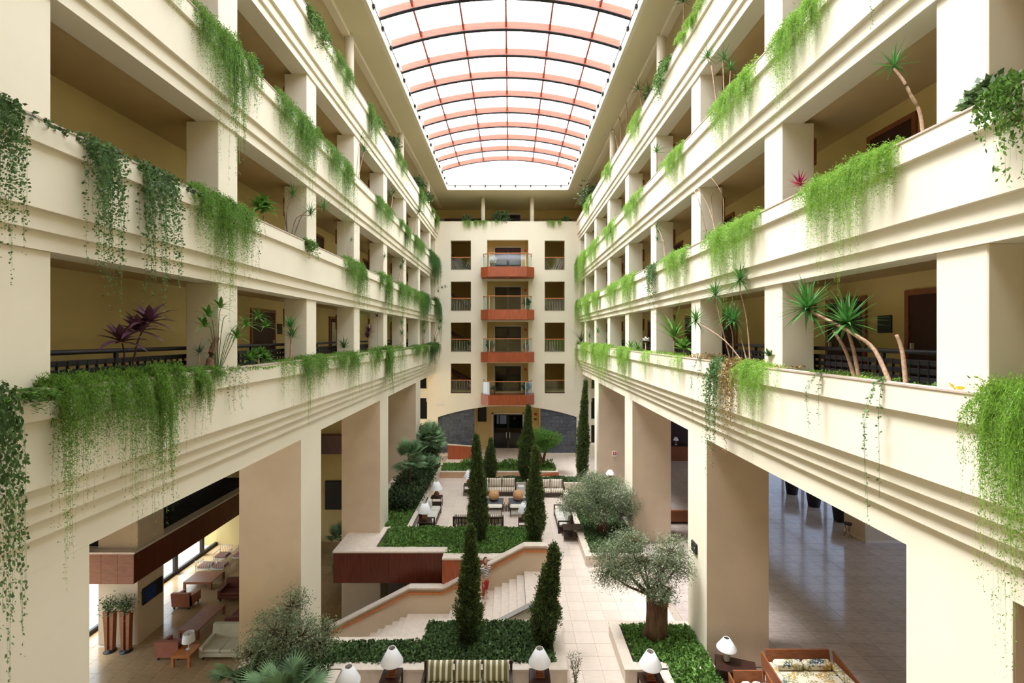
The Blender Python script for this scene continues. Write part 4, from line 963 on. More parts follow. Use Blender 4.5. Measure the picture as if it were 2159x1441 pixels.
skinned('trousers', [(0,0,.92),(0,0,.84),(-.085,0,.80),(-.09,-.02,.46),(-.09,.02,.16),(.085,0,.80),(.10,.10,.50),(.11,.16,.30)], [(0,1),(1,2),(2,3),(3,4),(1,5),(5,6),(6,7)],
        [(.135,.11),(.14,.11),.10,.07,.055,.10,.07,.055], 1, red_cloth, pw, 1)
def hand(cx, cy, cz, s, dx, dy, dz):
    d = Vector((dx, dy, dz)).normalized(); sd = d.cross(Vector((0,0,1))); sd.normalize()
    vs = [Vector((cx,cy,cz)), Vector((cx,cy,cz))+d*.05]; es = [(0,1)]; rr = [(.024,.014),(.032,.014)]
    for q, ln in enumerate((.062,.072,.068,.052)):
        b = vs[1] + sd*(q-1.5)*.017; i = len(vs); vs += [b + d*.02, b + d*(.02+ln*.5), b + d*(.02+ln*.85) + Vector((0,0,-.02))]; es += [(1,i),(i,i+1),(i+1,i+2)]; rr += [.0085,.008,.007]
    i = len(vs); vs += [vs[0] + d*.02 + sd*s*.032, vs[0] + d*.05 + sd*s*.05]; es += [(0,i),(i,i+1)]; rr += [.010,.008]
    skinned('hand', [tuple(v) for v in vs], es, rr, 0, skin, pw, 1)
hand(-.18,-.15,.78, 1, .1,-.3,-.9); hand(.40,.34,1.03, -1, .8,.6,-.05)
for (x, y, z) in ((-.09,-.05,0),(.11,.10,.16)):
    MB().box(x-.04, x+.04, y-.13, y+.09, z, z+.06, b=.02).build('shoe', cream_f, pw)
# ---------------------------------------------------------------- hanging plants on the parapets
def strand(p0, out, rise, drop, n, wob=.05):
    t = np.linspace(0, 1, n); x = p0[0] + (out - p0[0])*np.minimum(1, t*2.6)**.7
    z = p0[2] + rise*np.sin(PI*np.minimum(1, t/.35)) - drop*np.maximum(0, (t-.12)/.88)**1.15
    y = p0[1] + wob*np.sin(t*RNG.uniform(2, 6) + RNG.uniform(0, 6))*t
    return np.stack([x, y, z], 1)
def cascade(name, L, drop, ns, m, leaf=(.05, .012), step=.016, lo=.25, power=1.0, spread=.7, strings=.12, back=-.45):
    Bs, Ds, Ls = [], [], []; tubes = []
    nt_ = max(3, int(L*4.5)); tc_ = RNG.uniform(-.9, .9, nt_); tl_ = RNG.uniform(.35, 1.1, nt_); tl_[0] = 1.1
    for q in range(ns):
        j = RNG.integers(nt_); u = RNG.normal(tc_[j], .13) if ns > 20 else RNG.uniform(-1, 1)
        u = max(-1.1, min(1.1, u)); y = u*L/2
        dr = drop*(tl_[j] if ns > 20 else 1)*(lo + (1-lo)*RNG.uniform(0, 1)**power)
        long_ = RNG.uniform() < strings
        if not long_: dr *= .62
        P = strand((RNG.uniform(back, .05), y, RNG.uniform(-.06, .03)), RNG.uniform(.02, .30), RNG.uniform(.01, .12), dr, 40)
        seg = np.linalg.norm(np.diff(P, axis=0), axis=1); cum = np.concatenate([[0], np.cumsum(seg)]); tot = cum[-1]
        k = max(4, int(tot/step)); s_ = RNG.uniform(0, tot, k)
        if long_: s_ = s_[(s_ < tot*.5) | (RNG.uniform(size=k) < .6)]
        pts = np.stack([np.interp(s_, cum, P[:, c]) for c in range(3)], 1)
        D = rdir(len(pts)); D[:, 2] = D[:, 2]*.6 - .25; D = nrm(D)
        tap = (1 - .5*(s_/tot))[:, None]
        Bs.append(pts + D*.006); Ds.append(D); Ls.append(leaf[0]*RNG.uniform(.6, 1.4, len(pts))*tap[:, 0])
        if q % 3 == 0 or long_: tubes.append(P[::4])
    B = np.concatenate(Bs); D = np.concatenate(Ds); Ln = np.concatenate(Ls)
    V, Q = kites(B, D, Ln, Ln*leaf[1]/leaf[0], .06)
    parts = [(V, Q)]
    for P in tubes:          # thin stalks as narrow blades
        a, b = P[:-1], P[1:]; S = np.array([[.0, .0035, 0]]); 
        VV = np.stack([a-S, a+S, b+S, b-S], 1).reshape(-1, 3); parts.append((VV, np.arange(len(VV)).reshape(-1, 4)))
    V, Q = cat(parts); return npmesh(name, V, Q, m)
FK = {}
def cas(kind, s):
    key = (kind, s)
    if key in FK: return FK[key]
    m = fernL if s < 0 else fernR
    if kind == 'dense': r = (cascade('hanging_fern', 2.0, 1.6, 340, m, strings=.22), 2.0, 1.6)
    elif kind == 'dense2': r = (cascade('hanging_fern', 1.5, 1.2, 250, m, lo=.4, strings=.2), 1.5, 1.2)
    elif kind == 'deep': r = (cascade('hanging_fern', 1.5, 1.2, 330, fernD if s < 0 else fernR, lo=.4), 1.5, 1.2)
    elif kind == 'sparse': r = (cascade('hanging_fern', 1.6, 1.5, 90, m, step=.022, strings=.5, lo=.15), 1.6, 1.5)
    elif kind == 'vine': r = (cascade('hanging_vine', 1.6, 2.2, 75, vine_m, leaf=(.06, .045), step=.035, strings=1, lo=.35, back=-.3), 1.6, 2.2)
    elif kind == 'string': r = (cascade('hanging_vine', .12, 1.6, 3, vine_m, leaf=(.042, .03), step=.022, strings=1, lo=.8, back=-.1), .12, 1.6)
    elif kind == 'dry': r = (cascade('hanging_vine', 1.0, 1.6, 70, dry_m, leaf=(.06, .04), step=.03, strings=1, lo=.4), 1.0, 1.6)
    elif kind == 'leafy': r = (cascade('trailing_shrub', 1.5, .8, 120, ivy_b, leaf=(.10, .05), step=.035, strings=.3), 1.5, .8)
    FK[key] = r; return r
DESC = {'dense': 'feathery fern cascade', 'dense2': 'feathery fern tuft', 'deep': 'dark feathery fern', 'sparse': 'thin stringy fern fringe',
        'vine': 'curtain of leafy vines', 'string': 'single thin trailing vine', 'dry': 'brownish dried trailing vine', 'leafy': 'leafy trailing shrub'}
def pxY(s, px, v=5.4): return F*sX(s, v)/(px - CX)
HANG = {
 (-1,'C'): [(405,470,225,'dense'),(455,540,230,'dense2'),(578,640,175,'dense'),(630,672,130,'dense2'),(683,738,150,'dense'),(792,828,85,'dense'),(840,867,60,'dense2'),(873,895,75,'dense'),(899,916,75,'deep'),(914,931,85,'deep'),(330,372,90,'sparse')],
 (-1,'D'): [(640,700,70,'leafy'),(700,736,95,'dense'),(768,800,95,'dense2'),(832,852,60,'dense'),(880,897,55,'dense2'),(908,926,40,'dense2')],
 (-1,'A'): [(-70,25,370,'vine'),(170,262,330,'vine'),(262,365,300,'vine'),(400,470,230,'dense'),(465,535,200,'dense'),(722,766,120,'dense'),(745,765,150,'sparse'),(798,828,95,'dense2'),(840,868,85,'dense'),(868,890,75,'dense'),(890,911,80,'deep'),(908,930,90,'deep'),(640,660,40,'leafy'),(525,527,150,'string')],
 (-1,'B'): [(-75,22,640,'vine'),(10,108,45,'leafy'),(110,210,330,'dense'),(205,300,310,'dense'),(296,385,260,'dense2'),(330,375,300,'sparse'),(385,462,110,'dense2'),(486,489,110,'string'),(590,622,110,'sparse'),(635,692,110,'dense'),(700,748,90,'dense'),(745,790,105,'sparse'),(786,836,95,'dense2'),(838,850,120,'sparse'),(866,900,55,'dense'),(906,932,50,'deep'),(498,500,80,'string')],
 (1,'D'): [(1432,1490,35,'dense'),(1330,1353,75,'dense'),(1385,1425,60,'leafy'),(1275,1292,45,'dense2'),(1232,1248,40,'dense2')],
 (1,'C'): [(1635,1690,200,'dense'),(1680,1752,120,'dense2'),(1505,1560,130,'dense'),(1550,1602,110,'dense2'),(1403,1446,85,'dense'),(1318,1356,75,'dense'),(1275,1302,60,'dense2'),(1240,1263,70,'dense'),(1224,1238,70,'deep'),(1212,1226,85,'dense2'),(1870,1880,260,'string')],
 (1,'A'): [(1700,1775,190,'dense'),(1765,1850,230,'dense'),(1845,1905,130,'dense2'),(1495,1560,170,'dense'),(1550,1605,120,'dense'),(1400,1456,100,'dense'),(1367,1392,110,'vine'),(1310,1342,100,'dense'),(1280,1304,70,'dense'),(1248,1267,70,'dense'),(1230,1243,75,'deep'),(1212,1227,80,'dense'),(2080,2170,200,'leafy'),(1455,1460,80,'string')],
 (1,'B'): [(1207,1219,120,'dense2'),(1225,1240,75,'dense'),(1245,1266,90,'dense'),(1264,1286,100,'dense'),(1300,1332,90,'dense'),(1355,1395,75,'sparse'),(1410,1440,70,'sparse'),(1492,1530,235,'vine'),(1535,1562,200,'dry'),(1560,1612,150,'dense'),(1606,1645,150,'sparse'),(2085,2150,450,'dense'),(2130,2230,480,'dense2'),(1735,1738,130,'string'),(1865,1868,330,'string'),(1478,1480,140,'string')],
}
for (s, L), lst in HANG.items():
    lst = sorted(lst, key=lambda e: abs(pxY(s, (e[0]+e[1])/2)))
    for i, (a, b, dp, kind) in enumerate(lst):
        if L == 'B' and s < 0: pass
        me, bl, bd = cas(kind, s)
        ya, yb_ = sorted((pxY(s, a), pxY(s, b))); yc = (ya+yb_)/2
        drop = min(dp*yc/F, 3.4)
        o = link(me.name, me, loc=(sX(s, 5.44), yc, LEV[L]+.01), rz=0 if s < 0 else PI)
        fl_ = -1 if i % 2 else 1
        o.scale = (1 if kind != 'string' else 1.2, max(.25, (yb_-ya)/bl)*fl_ if kind != 'string' else 1, drop/bd*(1.22 if kind in ('dense', 'dense2', 'deep') else 1))
        n_ = ORD[i] if i < 12 else ['thirteenth', 'fourteenth', 'fifteenth', 'sixteenth', 'seventeenth', 'eighteenth', 'nineteenth'][i-12]
        tag(o, '%s over the %s %s gallery parapet, %s from the camera' % (DESC[kind], SIDE[s], FLN[L], n_), 'plant', 'plants hanging from the gallery parapets')
for i, (x, w_, dr, kind) in enumerate(((-3.3, 1.3, 1.0, 'dense2'), (-1.8, .8, 1.3, 'sparse'), (-2.5, .9, .7, 'dense'), (3.5, 1.3, .9, 'dense2'), (-.9, .6, .7, 'sparse'))):
    me, bl, bd = cas(kind, 1); o = link(me.name, me, loc=(x, 37.97, 19.15), rz=-PI/2); o.scale = (1, w_/bl, dr/bd)
    tag(o, '%s over the end wall parapet, %s from the left' % (DESC[kind], ['first','third','second','fifth','fourth'][i]), 'plant', 'plants hanging from the end parapet')

# low greenery standing in the planters
def cover(name, rects, dens, z, m, label, leaf=(.06, .045), hz=.10, parent=None, up=.5):
    Bs = []
    for (x0, x1, y0, y1) in rects:
        n = int(abs(x1-x0)*abs(y1-y0)*dens); p = np.stack([RNG.uniform(min(x0,x1), max(x0,x1), n), RNG.uniform(y0, y1, n), np.zeros(n)], 1)
        h = .5 + .5*np.sin(p[:,0]*3.1+1.3*np.sin(p[:,1]*2.3))*np.sin(p[:,1]*2.7+p[:,0]); p[:,2] = z + hz*(.25+.75*h)*RNG.uniform(.3, 1, n); Bs.append(p)
    B = np.concatenate(Bs); D = rdir(len(B)); D[:,2] = np.abs(D[:,2])*up + .05
    Ln = leaf[0]*RNG.uniform(.6, 1.35, len(B)); V, Q = kites(B, D, Ln, Ln*leaf[1]/leaf[0], .1)
    return link(name, npmesh(name, V, Q, m), parent, label=label, cat='plants', kind='stuff')
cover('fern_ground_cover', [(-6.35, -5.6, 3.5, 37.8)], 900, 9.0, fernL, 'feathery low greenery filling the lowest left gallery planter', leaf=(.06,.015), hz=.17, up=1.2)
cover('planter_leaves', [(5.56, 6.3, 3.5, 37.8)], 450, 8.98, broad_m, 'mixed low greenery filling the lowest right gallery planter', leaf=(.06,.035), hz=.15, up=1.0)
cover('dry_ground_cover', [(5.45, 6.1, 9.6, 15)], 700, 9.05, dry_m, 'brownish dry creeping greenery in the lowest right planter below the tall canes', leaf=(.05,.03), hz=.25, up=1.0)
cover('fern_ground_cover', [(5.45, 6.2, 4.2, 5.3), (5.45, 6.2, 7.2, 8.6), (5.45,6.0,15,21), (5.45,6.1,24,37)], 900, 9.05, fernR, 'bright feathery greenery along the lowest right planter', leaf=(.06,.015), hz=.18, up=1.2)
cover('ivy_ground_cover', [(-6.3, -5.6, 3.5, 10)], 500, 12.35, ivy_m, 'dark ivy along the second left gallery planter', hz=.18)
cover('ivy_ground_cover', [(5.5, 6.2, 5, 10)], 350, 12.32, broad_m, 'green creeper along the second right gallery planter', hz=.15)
cover('ivy_ground_cover', [(-5.6, 5.3, 38.15, 38.4)], 300, 19.02, broad_m, 'low greenery along the end wall parapet', hz=.2)
# ivy beds on the floor
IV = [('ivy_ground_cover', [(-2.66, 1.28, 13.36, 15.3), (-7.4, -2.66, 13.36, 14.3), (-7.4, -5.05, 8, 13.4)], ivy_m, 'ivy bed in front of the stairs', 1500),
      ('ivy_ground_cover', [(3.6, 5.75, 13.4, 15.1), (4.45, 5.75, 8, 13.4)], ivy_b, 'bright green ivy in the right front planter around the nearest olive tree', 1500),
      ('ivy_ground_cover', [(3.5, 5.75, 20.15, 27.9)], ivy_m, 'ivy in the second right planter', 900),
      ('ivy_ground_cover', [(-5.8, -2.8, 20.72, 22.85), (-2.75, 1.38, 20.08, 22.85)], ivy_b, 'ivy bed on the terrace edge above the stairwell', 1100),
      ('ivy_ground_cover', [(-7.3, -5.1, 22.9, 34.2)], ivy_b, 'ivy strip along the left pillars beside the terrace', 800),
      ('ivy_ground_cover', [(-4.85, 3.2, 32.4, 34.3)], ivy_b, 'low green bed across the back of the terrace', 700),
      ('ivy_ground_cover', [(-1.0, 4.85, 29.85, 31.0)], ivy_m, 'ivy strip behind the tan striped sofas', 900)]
for nme, rects, m, lab, dens in IV:
    cover(nme, rects, dens, .40, m, lab, leaf=(.085, .065), hz=.14, up=.8)
cover('clipped_shrubs', [(-3.6, 3.0, 33.0, 33.9)], 260, .45, broad_m, 'leafy knee-high shrubs at the back of the terrace', leaf=(.16,.08), hz=.6, up=1.4)

shrub_m = leafmat('dark_shrub_green', (.075, .12, .05), .6)
# ---------------------------------------------------------------- trees
def cypress(loc, h, r, lean, label, twin=None):
    t = empty('cypress', loc, label=label, cat='tree', group='column cypresses')
    def column(hh, rr, ln, off):
        zz = np.linspace(0, 1, 26)
        prof = lambda u: rr*np.minimum(1, (.45+u*2.2))*np.clip((1-u)/.66, 0, 1)**.95*(1+.13*np.sin(u*17+off*9+hh))
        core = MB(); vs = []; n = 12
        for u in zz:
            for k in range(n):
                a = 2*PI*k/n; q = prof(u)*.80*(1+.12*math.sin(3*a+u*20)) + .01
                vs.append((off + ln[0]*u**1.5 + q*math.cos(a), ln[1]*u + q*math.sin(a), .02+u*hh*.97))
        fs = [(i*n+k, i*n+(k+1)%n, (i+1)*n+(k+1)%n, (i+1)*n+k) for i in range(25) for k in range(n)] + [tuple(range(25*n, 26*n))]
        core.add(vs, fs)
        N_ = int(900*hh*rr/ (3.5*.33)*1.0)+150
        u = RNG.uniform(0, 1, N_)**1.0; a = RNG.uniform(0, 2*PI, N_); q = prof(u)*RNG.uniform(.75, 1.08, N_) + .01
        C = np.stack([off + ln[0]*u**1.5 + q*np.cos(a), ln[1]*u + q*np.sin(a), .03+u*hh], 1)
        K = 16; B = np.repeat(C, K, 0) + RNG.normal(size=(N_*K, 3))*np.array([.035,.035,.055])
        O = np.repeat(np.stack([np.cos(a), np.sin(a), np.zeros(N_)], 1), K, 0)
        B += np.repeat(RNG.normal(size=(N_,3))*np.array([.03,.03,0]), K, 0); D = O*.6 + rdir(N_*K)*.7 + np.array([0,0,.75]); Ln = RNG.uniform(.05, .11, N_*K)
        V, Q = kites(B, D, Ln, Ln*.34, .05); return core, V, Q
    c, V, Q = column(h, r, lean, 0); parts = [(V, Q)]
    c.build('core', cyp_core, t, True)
    if twin:
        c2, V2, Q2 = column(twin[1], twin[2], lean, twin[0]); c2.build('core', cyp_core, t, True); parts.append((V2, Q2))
    V, Q = cat(parts); link('foliage', npmesh('foliage', V, Q, cyp_m), t)
    MB().tube([(0,0,-.1),(0,0,.35)], r*.28, 8).build('trunk', bark, t)
cypress((-1.28, 14.25, .38), 3.55, .34, (.10, .0), 'column cypress in the front ivy bed, left of two, in front of the stairs')
cypress((1.02, 14.2, .38), 3.0, .36, (.32, .0), 'leaning cypress with a forked top in the front ivy bed, right of two', twin=(.10, 2.75, .16))
cypress((-1.45, 21.4, .38), 4.8, .42, (-.12, 0), 'tall dark cypress on the terrace bed above the stairs, left of two', twin=(.10, 4.0, .18))
cypress((1.15, 21.3, .38), 4.3, .40, (.0, 0), 'tall dark cypress on the terrace bed above the stairs, right of two')
cypress((-1.30, 30.4, .38), 2.65, .42, (.05, 0), 'blunt cypress behind the left tan striped sofa')
cypress((1.05, 30.4, .38), 4.85, .50, (.15, 0), 'large tapering cypress behind the right tan striped sofa')
cypress((4.75, 30.9, .30), 6.5, .38, (.25, 0), 'tallest cypress against the right pillars at the back')
def leaf_tree(loc, trunk, blobs, ncl, K, leaf, m, label, spread=.13, name='olive_tree', group='olive trees', bk=None):
    t = empty(name, loc, label=label, cat='tree', group=group)
    tm = MB()
    for P, r in trunk: tm.tube(P, r, 9)
    tm.build('trunk', bk or bark, t, True)
    Cs = []; tw = MB()
    tot = sum(b[3]**2 for b in blobs)
    for (cx, cy, cz, r, sz) in blobs:
        n = int(ncl*r*r/tot); d = rdir(n); q = RNG.uniform(.35, 1, n)[:, None]**.5
        C = np.array([cx, cy, cz]) + d*q*r*np.array([1, 1, sz])*(1+.12*np.sin(d[:, :1]*7+d[:, 2:]*5)); Cs.append(C)
        src = trunk[0][0][-1]
        tw.tube([src, ((src[0]+cx)/2, (src[1]+cy)/2, (src[2]+cz)/2-.08), (cx, cy, cz)], [.05, .035, .015], 6)
        for i in range(0, n, max(1, n//30)): tw.tube([(cx, cy, cz), tuple(C[i])], [.014, .005], 4)
    tw.build('branches', bk or bark, t, True)
    C = np.concatenate(Cs); n = len(C)
    B = np.repeat(C, K, 0) + RNG.normal(size=(n*K, 3))*spread*np.array([1, 1, .8]); D = rdir(n*K); D[:, 2] += .1
    Ln = leaf[0]*RNG.uniform(.6, 1.4, n*K); V, Q = kites(B, D, Ln, Ln*leaf[1]/leaf[0], .06)
    link('foliage', npmesh('foliage', V, Q, m), t); return t
leaf_tree((4.5, 14.55, .36), [([(.0,0,0),(-.02,0,.35),(.0,.02,.85),(-.10,0,1.35)], [.34,.27,.25,.16]), ([(.16,0,0),(.20,0,.5),(.26,.02,1.0),(.42,0,1.6)], [.22,.20,.15,.09]), ([(-.2,.05,0),(-.2,.05,.3)], [.2,.12])],
          [(-1.25,0,2.55,.62,.8),(-.75,.2,2.95,.50,.7),(-1.45,.1,2.0,.42,.8),(-.85,-.1,2.05,.50,.7),(.50,.0,2.75,.50,.9),(.75,.1,2.2,.42,.9),(.05,-.2,1.75,.45,.8),(.20,.2,2.2,.40,.7),(.35,-.1,1.45,.32,.8),(-.3,.1,2.35,.4,.8)], 640, 34, (.075, .019), olive_m,
          'gnarled olive tree in the right front planter, nearest of the right-hand olives')
leaf_tree((4.45, 22.3, .36), [([(0,0,0),(-.05,0,.5),(0,0,1.0),(-.1,0,1.5)], [.34,.26,.20,.12])],
          [(-1.05,0,1.75,.85,.7),(.35,0,1.95,.95,.65),(-.35,.3,2.35,.8,.55),(1.2,.1,1.45,.65,.7),(-1.55,.1,1.3,.55,.7),(-.2,-.3,1.2,.65,.7),(.9,-.2,1.0,.5,.7)], 820, 34, (.09, .024), olive_m,
          'broad olive tree in the second right planter')
leaf_tree((2.25, 33.4, .36), [([(0,0,0),(0,0,.6),(-.25,0,1.3)], [.16,.12,.08]), ([(.1,0,0),(.18,0,.8),(.35,0,1.4)], [.12,.10,.06])],
          [(-.9,0,1.85,.55,.8),(-.2,.1,2.3,.75,.7),(.6,.0,2.1,.75,.7),(.1,0,1.6,.6,.6),(-1.3,.1,1.6,.35,1)], 420, 34, (.10, .03), broad_m,
          'small round-headed olive at the back of the terrace')
leaf_tree((-6.15, 12.8, .36), [([(0,0,0),(.05,0,.5),(-.05,0,1.0)], [.10,.08,.05]), ([(.12,0,0),(.3,0,.7)], [.06,.04])],
          [(-.35,0,1.35,.62,.9),(.45,0,1.25,.55,.9),(.1,.1,1.95,.42,1),(.9,0,1.0,.42,.8),(-.9,0,.75,.35,.9),(-.1,-.1,.8,.5,.7),(1.1,0,1.4,.25,.8)], 460, 26, (.065, .024), olive_m,
          'twiggy dark shrub against the nearest left pillar', spread=.11, name='shrub', group='floor shrubs')
leaf_tree((-5.6, 28.2, .36), [([(0,0,0),(0,0,.8),(.05,0,1.2)], [.10,.08,.05])], [(0,0,1.0,.85,.8),(-.2,-1.3,.8,.8,.8),(.1,1.5,1.3,.8,.8),(-.1,-2.7,.7,.75,.7),(.1,2.7,1.8,.8,.8),(-.1,4.0,2.6,.8,.9)], 900, 34, (.15, .055), shrub_m,
          'dark mixed bushes along the left pillars', spread=.16, name='shrub', group='floor shrubs')
# fan palms
def fan_frond(R_, n=22, plen=.7):
    parts = []; mb = MB(); mb.tube([(0,0,0),(plen*.5,0,plen*.10),(plen,0,0)], [.014,.011,.008], 5)
    for q in range(n):
        a = math.radians(-115 + 230*q/(n-1)); l = R_*(1-.25*abs(a)/2.0)
        c, s_ = math.cos(a), math.sin(a); px_, py_ = -s_, c; w_ = .024*R_/.5
        p0 = (plen, 0, 0); m1 = (plen+c*l*.5, s_*l*.5, .03); tip = (plen+c*l, s_*l, -.10*R_)
        mb.add([p0, (m1[0]+px_*w_, m1[1]+py_*w_, m1[2]-.012), tip, (m1[0]-px_*w_, m1[1]-py_*w_, m1[2]-.012), m1], [(0,4,1),(4,2,1),(0,3,4),(4,3,2)])
    return mb
FF = {r: fan_frond(r).mesh('frond', palm_m) for r in (.45, .6)}
def frond_place(t, me, p, az, el, sc=1.0):
    o = link('frond', me, t, p); o.rotation_euler = (random.uniform(-.3,.3), -el, az); o.scale = (sc,)*3; return o
def palm(loc, h, nf, r, label, lean=(0,0), group='fan palms', tr=.09):
    t = empty('fan_palm', loc, label=label, cat='palm', group=group)
    if h > .1: MB().tube([(0,0,-.05),(lean[0]*.4,lean[1]*.4,h*.5),(lean[0],lean[1],h)], [tr*1.3,tr,tr*.9], 9).build('trunk', palm_trunk, t, True)
    for q in range(nf):
        frond_place(t, FF[r], (lean[0], lean[1], h), q*2.4+random.random()*.5, random.uniform(-.5, 1.25), random.uniform(.8, 1.15))
palm((-5.6, 26.0, .36), 2.5, 30, .6, 'fan palm with a tall shaggy trunk beside the second left pillar')
palm((-5.35, 31.0, .36), 2.6, 34, .6, 'full fan palm at the back left, overlapping the slate')
palm((-5.3, 28.7, .36), 1.2, 26, .6, 'low fan palm among the bushes at the left of the terrace')
palm((-5.6, 33.2, .36), 2.0, 24, .6, 'farthest fan palm in the left planter')
palm((-5.55, 11.6, .38), .35, 24, .6, 'blue-green fan palm at the bottom edge before the left shrub')
palm((-7.0, 12.2, .38), .25, 18, .45, 'small fan palm at the bottom edge, left of the shrub')

# ---------------------------------------------------------------- spiky plants, palms and shrubs in the gallery planters
def blade_mesh(l, w_, droop, m, name='leaf'):
    mb = MB(); n = 4; vs = []
    for q in range(n+1):
        u = q/n; ww = (w_*(.55+.45*math.sin(PI*min(u*1.6, 1)))*(1-u)**.5 if w_/l < .25 else w_*(.35+.65*math.sin(PI*min(.08+u, 1)))) if q < n else 0
        x = l*u; z = -droop*l*u*u
        vs += [(x, -ww/2, z+.15*ww), (x, 0, z), (x, ww/2, z+.15*ww)]
    fs = []
    for q in range(n):
        a = 3*q; fs += [(a, a+3, a+4, a+1), (a+1, a+4, a+5, a+2)]
    return mb.add(vs, fs).mesh(name, m)
BC = {}
def head(t, p, n, l, w_, m, droop=.25, lo=-.5, hi=1.45, indiv=False):
    key = (m.name, round(l, 2), round(w_, 3), round(droop, 2))
    if key not in BC: BC[key] = [blade_mesh(l*k, w_, droop*d_, m) for k, d_ in ((1, 1), (.85, .5), (1.1, 1.5))]
    if indiv:
        for q in range(n):
            o = link('leaf', BC[key][q % 3], t, p); el = lo + (hi-lo)*((q+.5)/n)**.8; o.rotation_euler = (0, -el, q*2.399+random.random()*.3)
    else:
        V = []; Q = []
        for q in range(n):
            me = BC[key][q % 3]; el = lo + (hi-lo)*((q+.5)/n)**.8
            M = Matrix.Translation(p) @ Matrix.Rotation(q*2.399+random.random()*.3, 4, 'Z') @ Matrix.Rotation(-el, 4, 'Y')
            base_ = len(V); V += [tuple(M @ v.co) for v in me.vertices]; Q += [tuple(i+base_ for i in f.vertices) for f in me.polygons]
        MB().add(V, Q).build('leaf_crown', m, t)
def spiky(s, L, px, label, stems, heads, m=yucca_m, n=34, l=.42, w_=.035, droop=.25, indiv=False, name='yucca', sm=None, v=5.62, gr='spiky plants in the gallery planters', r0=.03, lo=-.5):
    y0 = F*sX(s, v)/(px-CX); x0 = sX(s, v); z0 = LEV[L] - .14
    t = empty(name, (x0, y0, z0), label=label, cat='plant', group=gr)
    def loc(p):     # (pixel x, pixel y, offset towards the atrium) -> local point in the plane of the planter
        xx = x0 - s*(p[2] if len(p) > 2 else 0); yy = F*xx/(p[0]-CX); return (xx-x0, yy-y0, (CY-p[1])*yy/F + G - z0)
    for P in stems:
        pts = [loc(p) for p in P]; k = len(pts)
        if pts[0][2] > 0: pts[0] = (pts[0][0], pts[0][1], -.02)
        rr = r0 if len(P) != 3 or name != 'umbrella_plant' or P[0][0] < 450 else .008
        if k > 2:
            sp = []
            for i in range(k-1):
                a, b, c, d = [np.array(pts[max(0, min(k-1, j))]) for j in (i-1, i, i+1, i+2)]
                for u in (0, .25, .5, .75): sp.append(tuple(.5*((2*b)+(-a+c)*u+(2*a-5*b+4*c-d)*u*u+(-a+3*b-3*c+d)*u**3)))
            pts = sp + [pts[-1]]; k = len(pts)
        MB().tube(pts, [rr*(1-.35*i/max(1,k-1)) for i in range(k)], 7).build('stem' if rr > .01 else 'leaf_stalk', ivy_m if rr == .008 else (sm or stem_m), t, True)
    for p in heads: head(t, loc(p), n, l, w_, m, droop, indiv=indiv, lo=lo)
    return t
# right, lowest gallery
spiky(1,'B',1850,'large two-headed yucca with arching cane and cut stubs in the nearest right bay', [[(1885,790),(1845,740),(1800,705,.15),(1745,675,.3),(1702,655,.4)],[(1815,790),(1800,740),(1784,688,.1)],[(1808,790),(1785,745),(1757,697,.1)],[(1912,790),(1903,745),(1890,706,.05)]], [(1702,652,.4),(1785,682,.1)], n=60, l=.60, w_=.075, droop=.12, indiv=True, r0=.034, lo=-.9)
spiky(1,'B',1560,'slender dracaena group with five spiky heads between the second and third right columns', [[(1583,760),(1575,680),(1560,612,.2)],[(1580,760),(1560,700),(1548,640,.2)],[(1545,760),(1545,710),(1535,672,.2)],[(1580,770),(1530,720,.2),(1470,680,.4)],[(1545,740),(1520,680,.3),(1508,628,.4)]], [(1560,590,.2),(1508,622,.4),(1535,668,.2),(1467,676,.4),(1548,676,.2)], n=44, l=.48, w_=.045, droop=.2, indiv=True, name='dracaena', r0=.020, lo=-.9)
spiky(1,'B',1420,'bright arching palm in the lowest right planter beside the fourth column', [[(1422,750),(1420,710)]], [(1421,715)], n=16, l=1.2, w_=.12, droop=.45, m=broad_m, name='areca_palm', lo=.5)
spiky(1,'B',1448,'broad-leaved philodendron in the lowest right planter', [[(1440,750),(1442,735)]], [(1440,738)], n=16, l=.5, w_=.18, droop=.35, m=broad_m, name='philodendron', lo=.1)
spiky(1,'B',1215,'tall grassy bamboo palm at the far end of the lowest right planter', [[(1218,740),(1216,690)],[(1222,740),(1225,700)]], [(1219,712),(1225,722)], n=18, l=1.2, w_=.07, droop=.5, m=ivy_m, name='bamboo_palm', lo=.9)
spiky(1,'B',1245,'dark spiky plant near the far end of the lowest right planter', [[(1243,740),(1243,710)],[(1262,740),(1260,700)]], [(1243,712),(1261,702)], n=16, l=.6, w_=.05, m=yucca_m, name='dracaena')
spiky(1,'B',1362,'small plant with a cream flower head in the lowest right planter', [[(1362,750),(1361,722)]], [(1361,720)], n=14, l=.22, w_=.09, m=white_fl, name='flowering_plant', lo=.2)
spiky(1,'B',1335,'fresh green leafy plant in the lowest right planter beyond the fifth column', [[(1335,750),(1335,735)]], [(1330,735),(1345,738)], n=26, l=.5, w_=.06, m=broad_m, name='leafy_plant', lo=.1)
spiky(1,'B',1620,'short stump with leaves by the second right column', [[(1620,790),(1620,765)]], [(1620,752)], n=14, l=.2, w_=.06, m=ivy_m, name='leafy_plant', lo=.2)
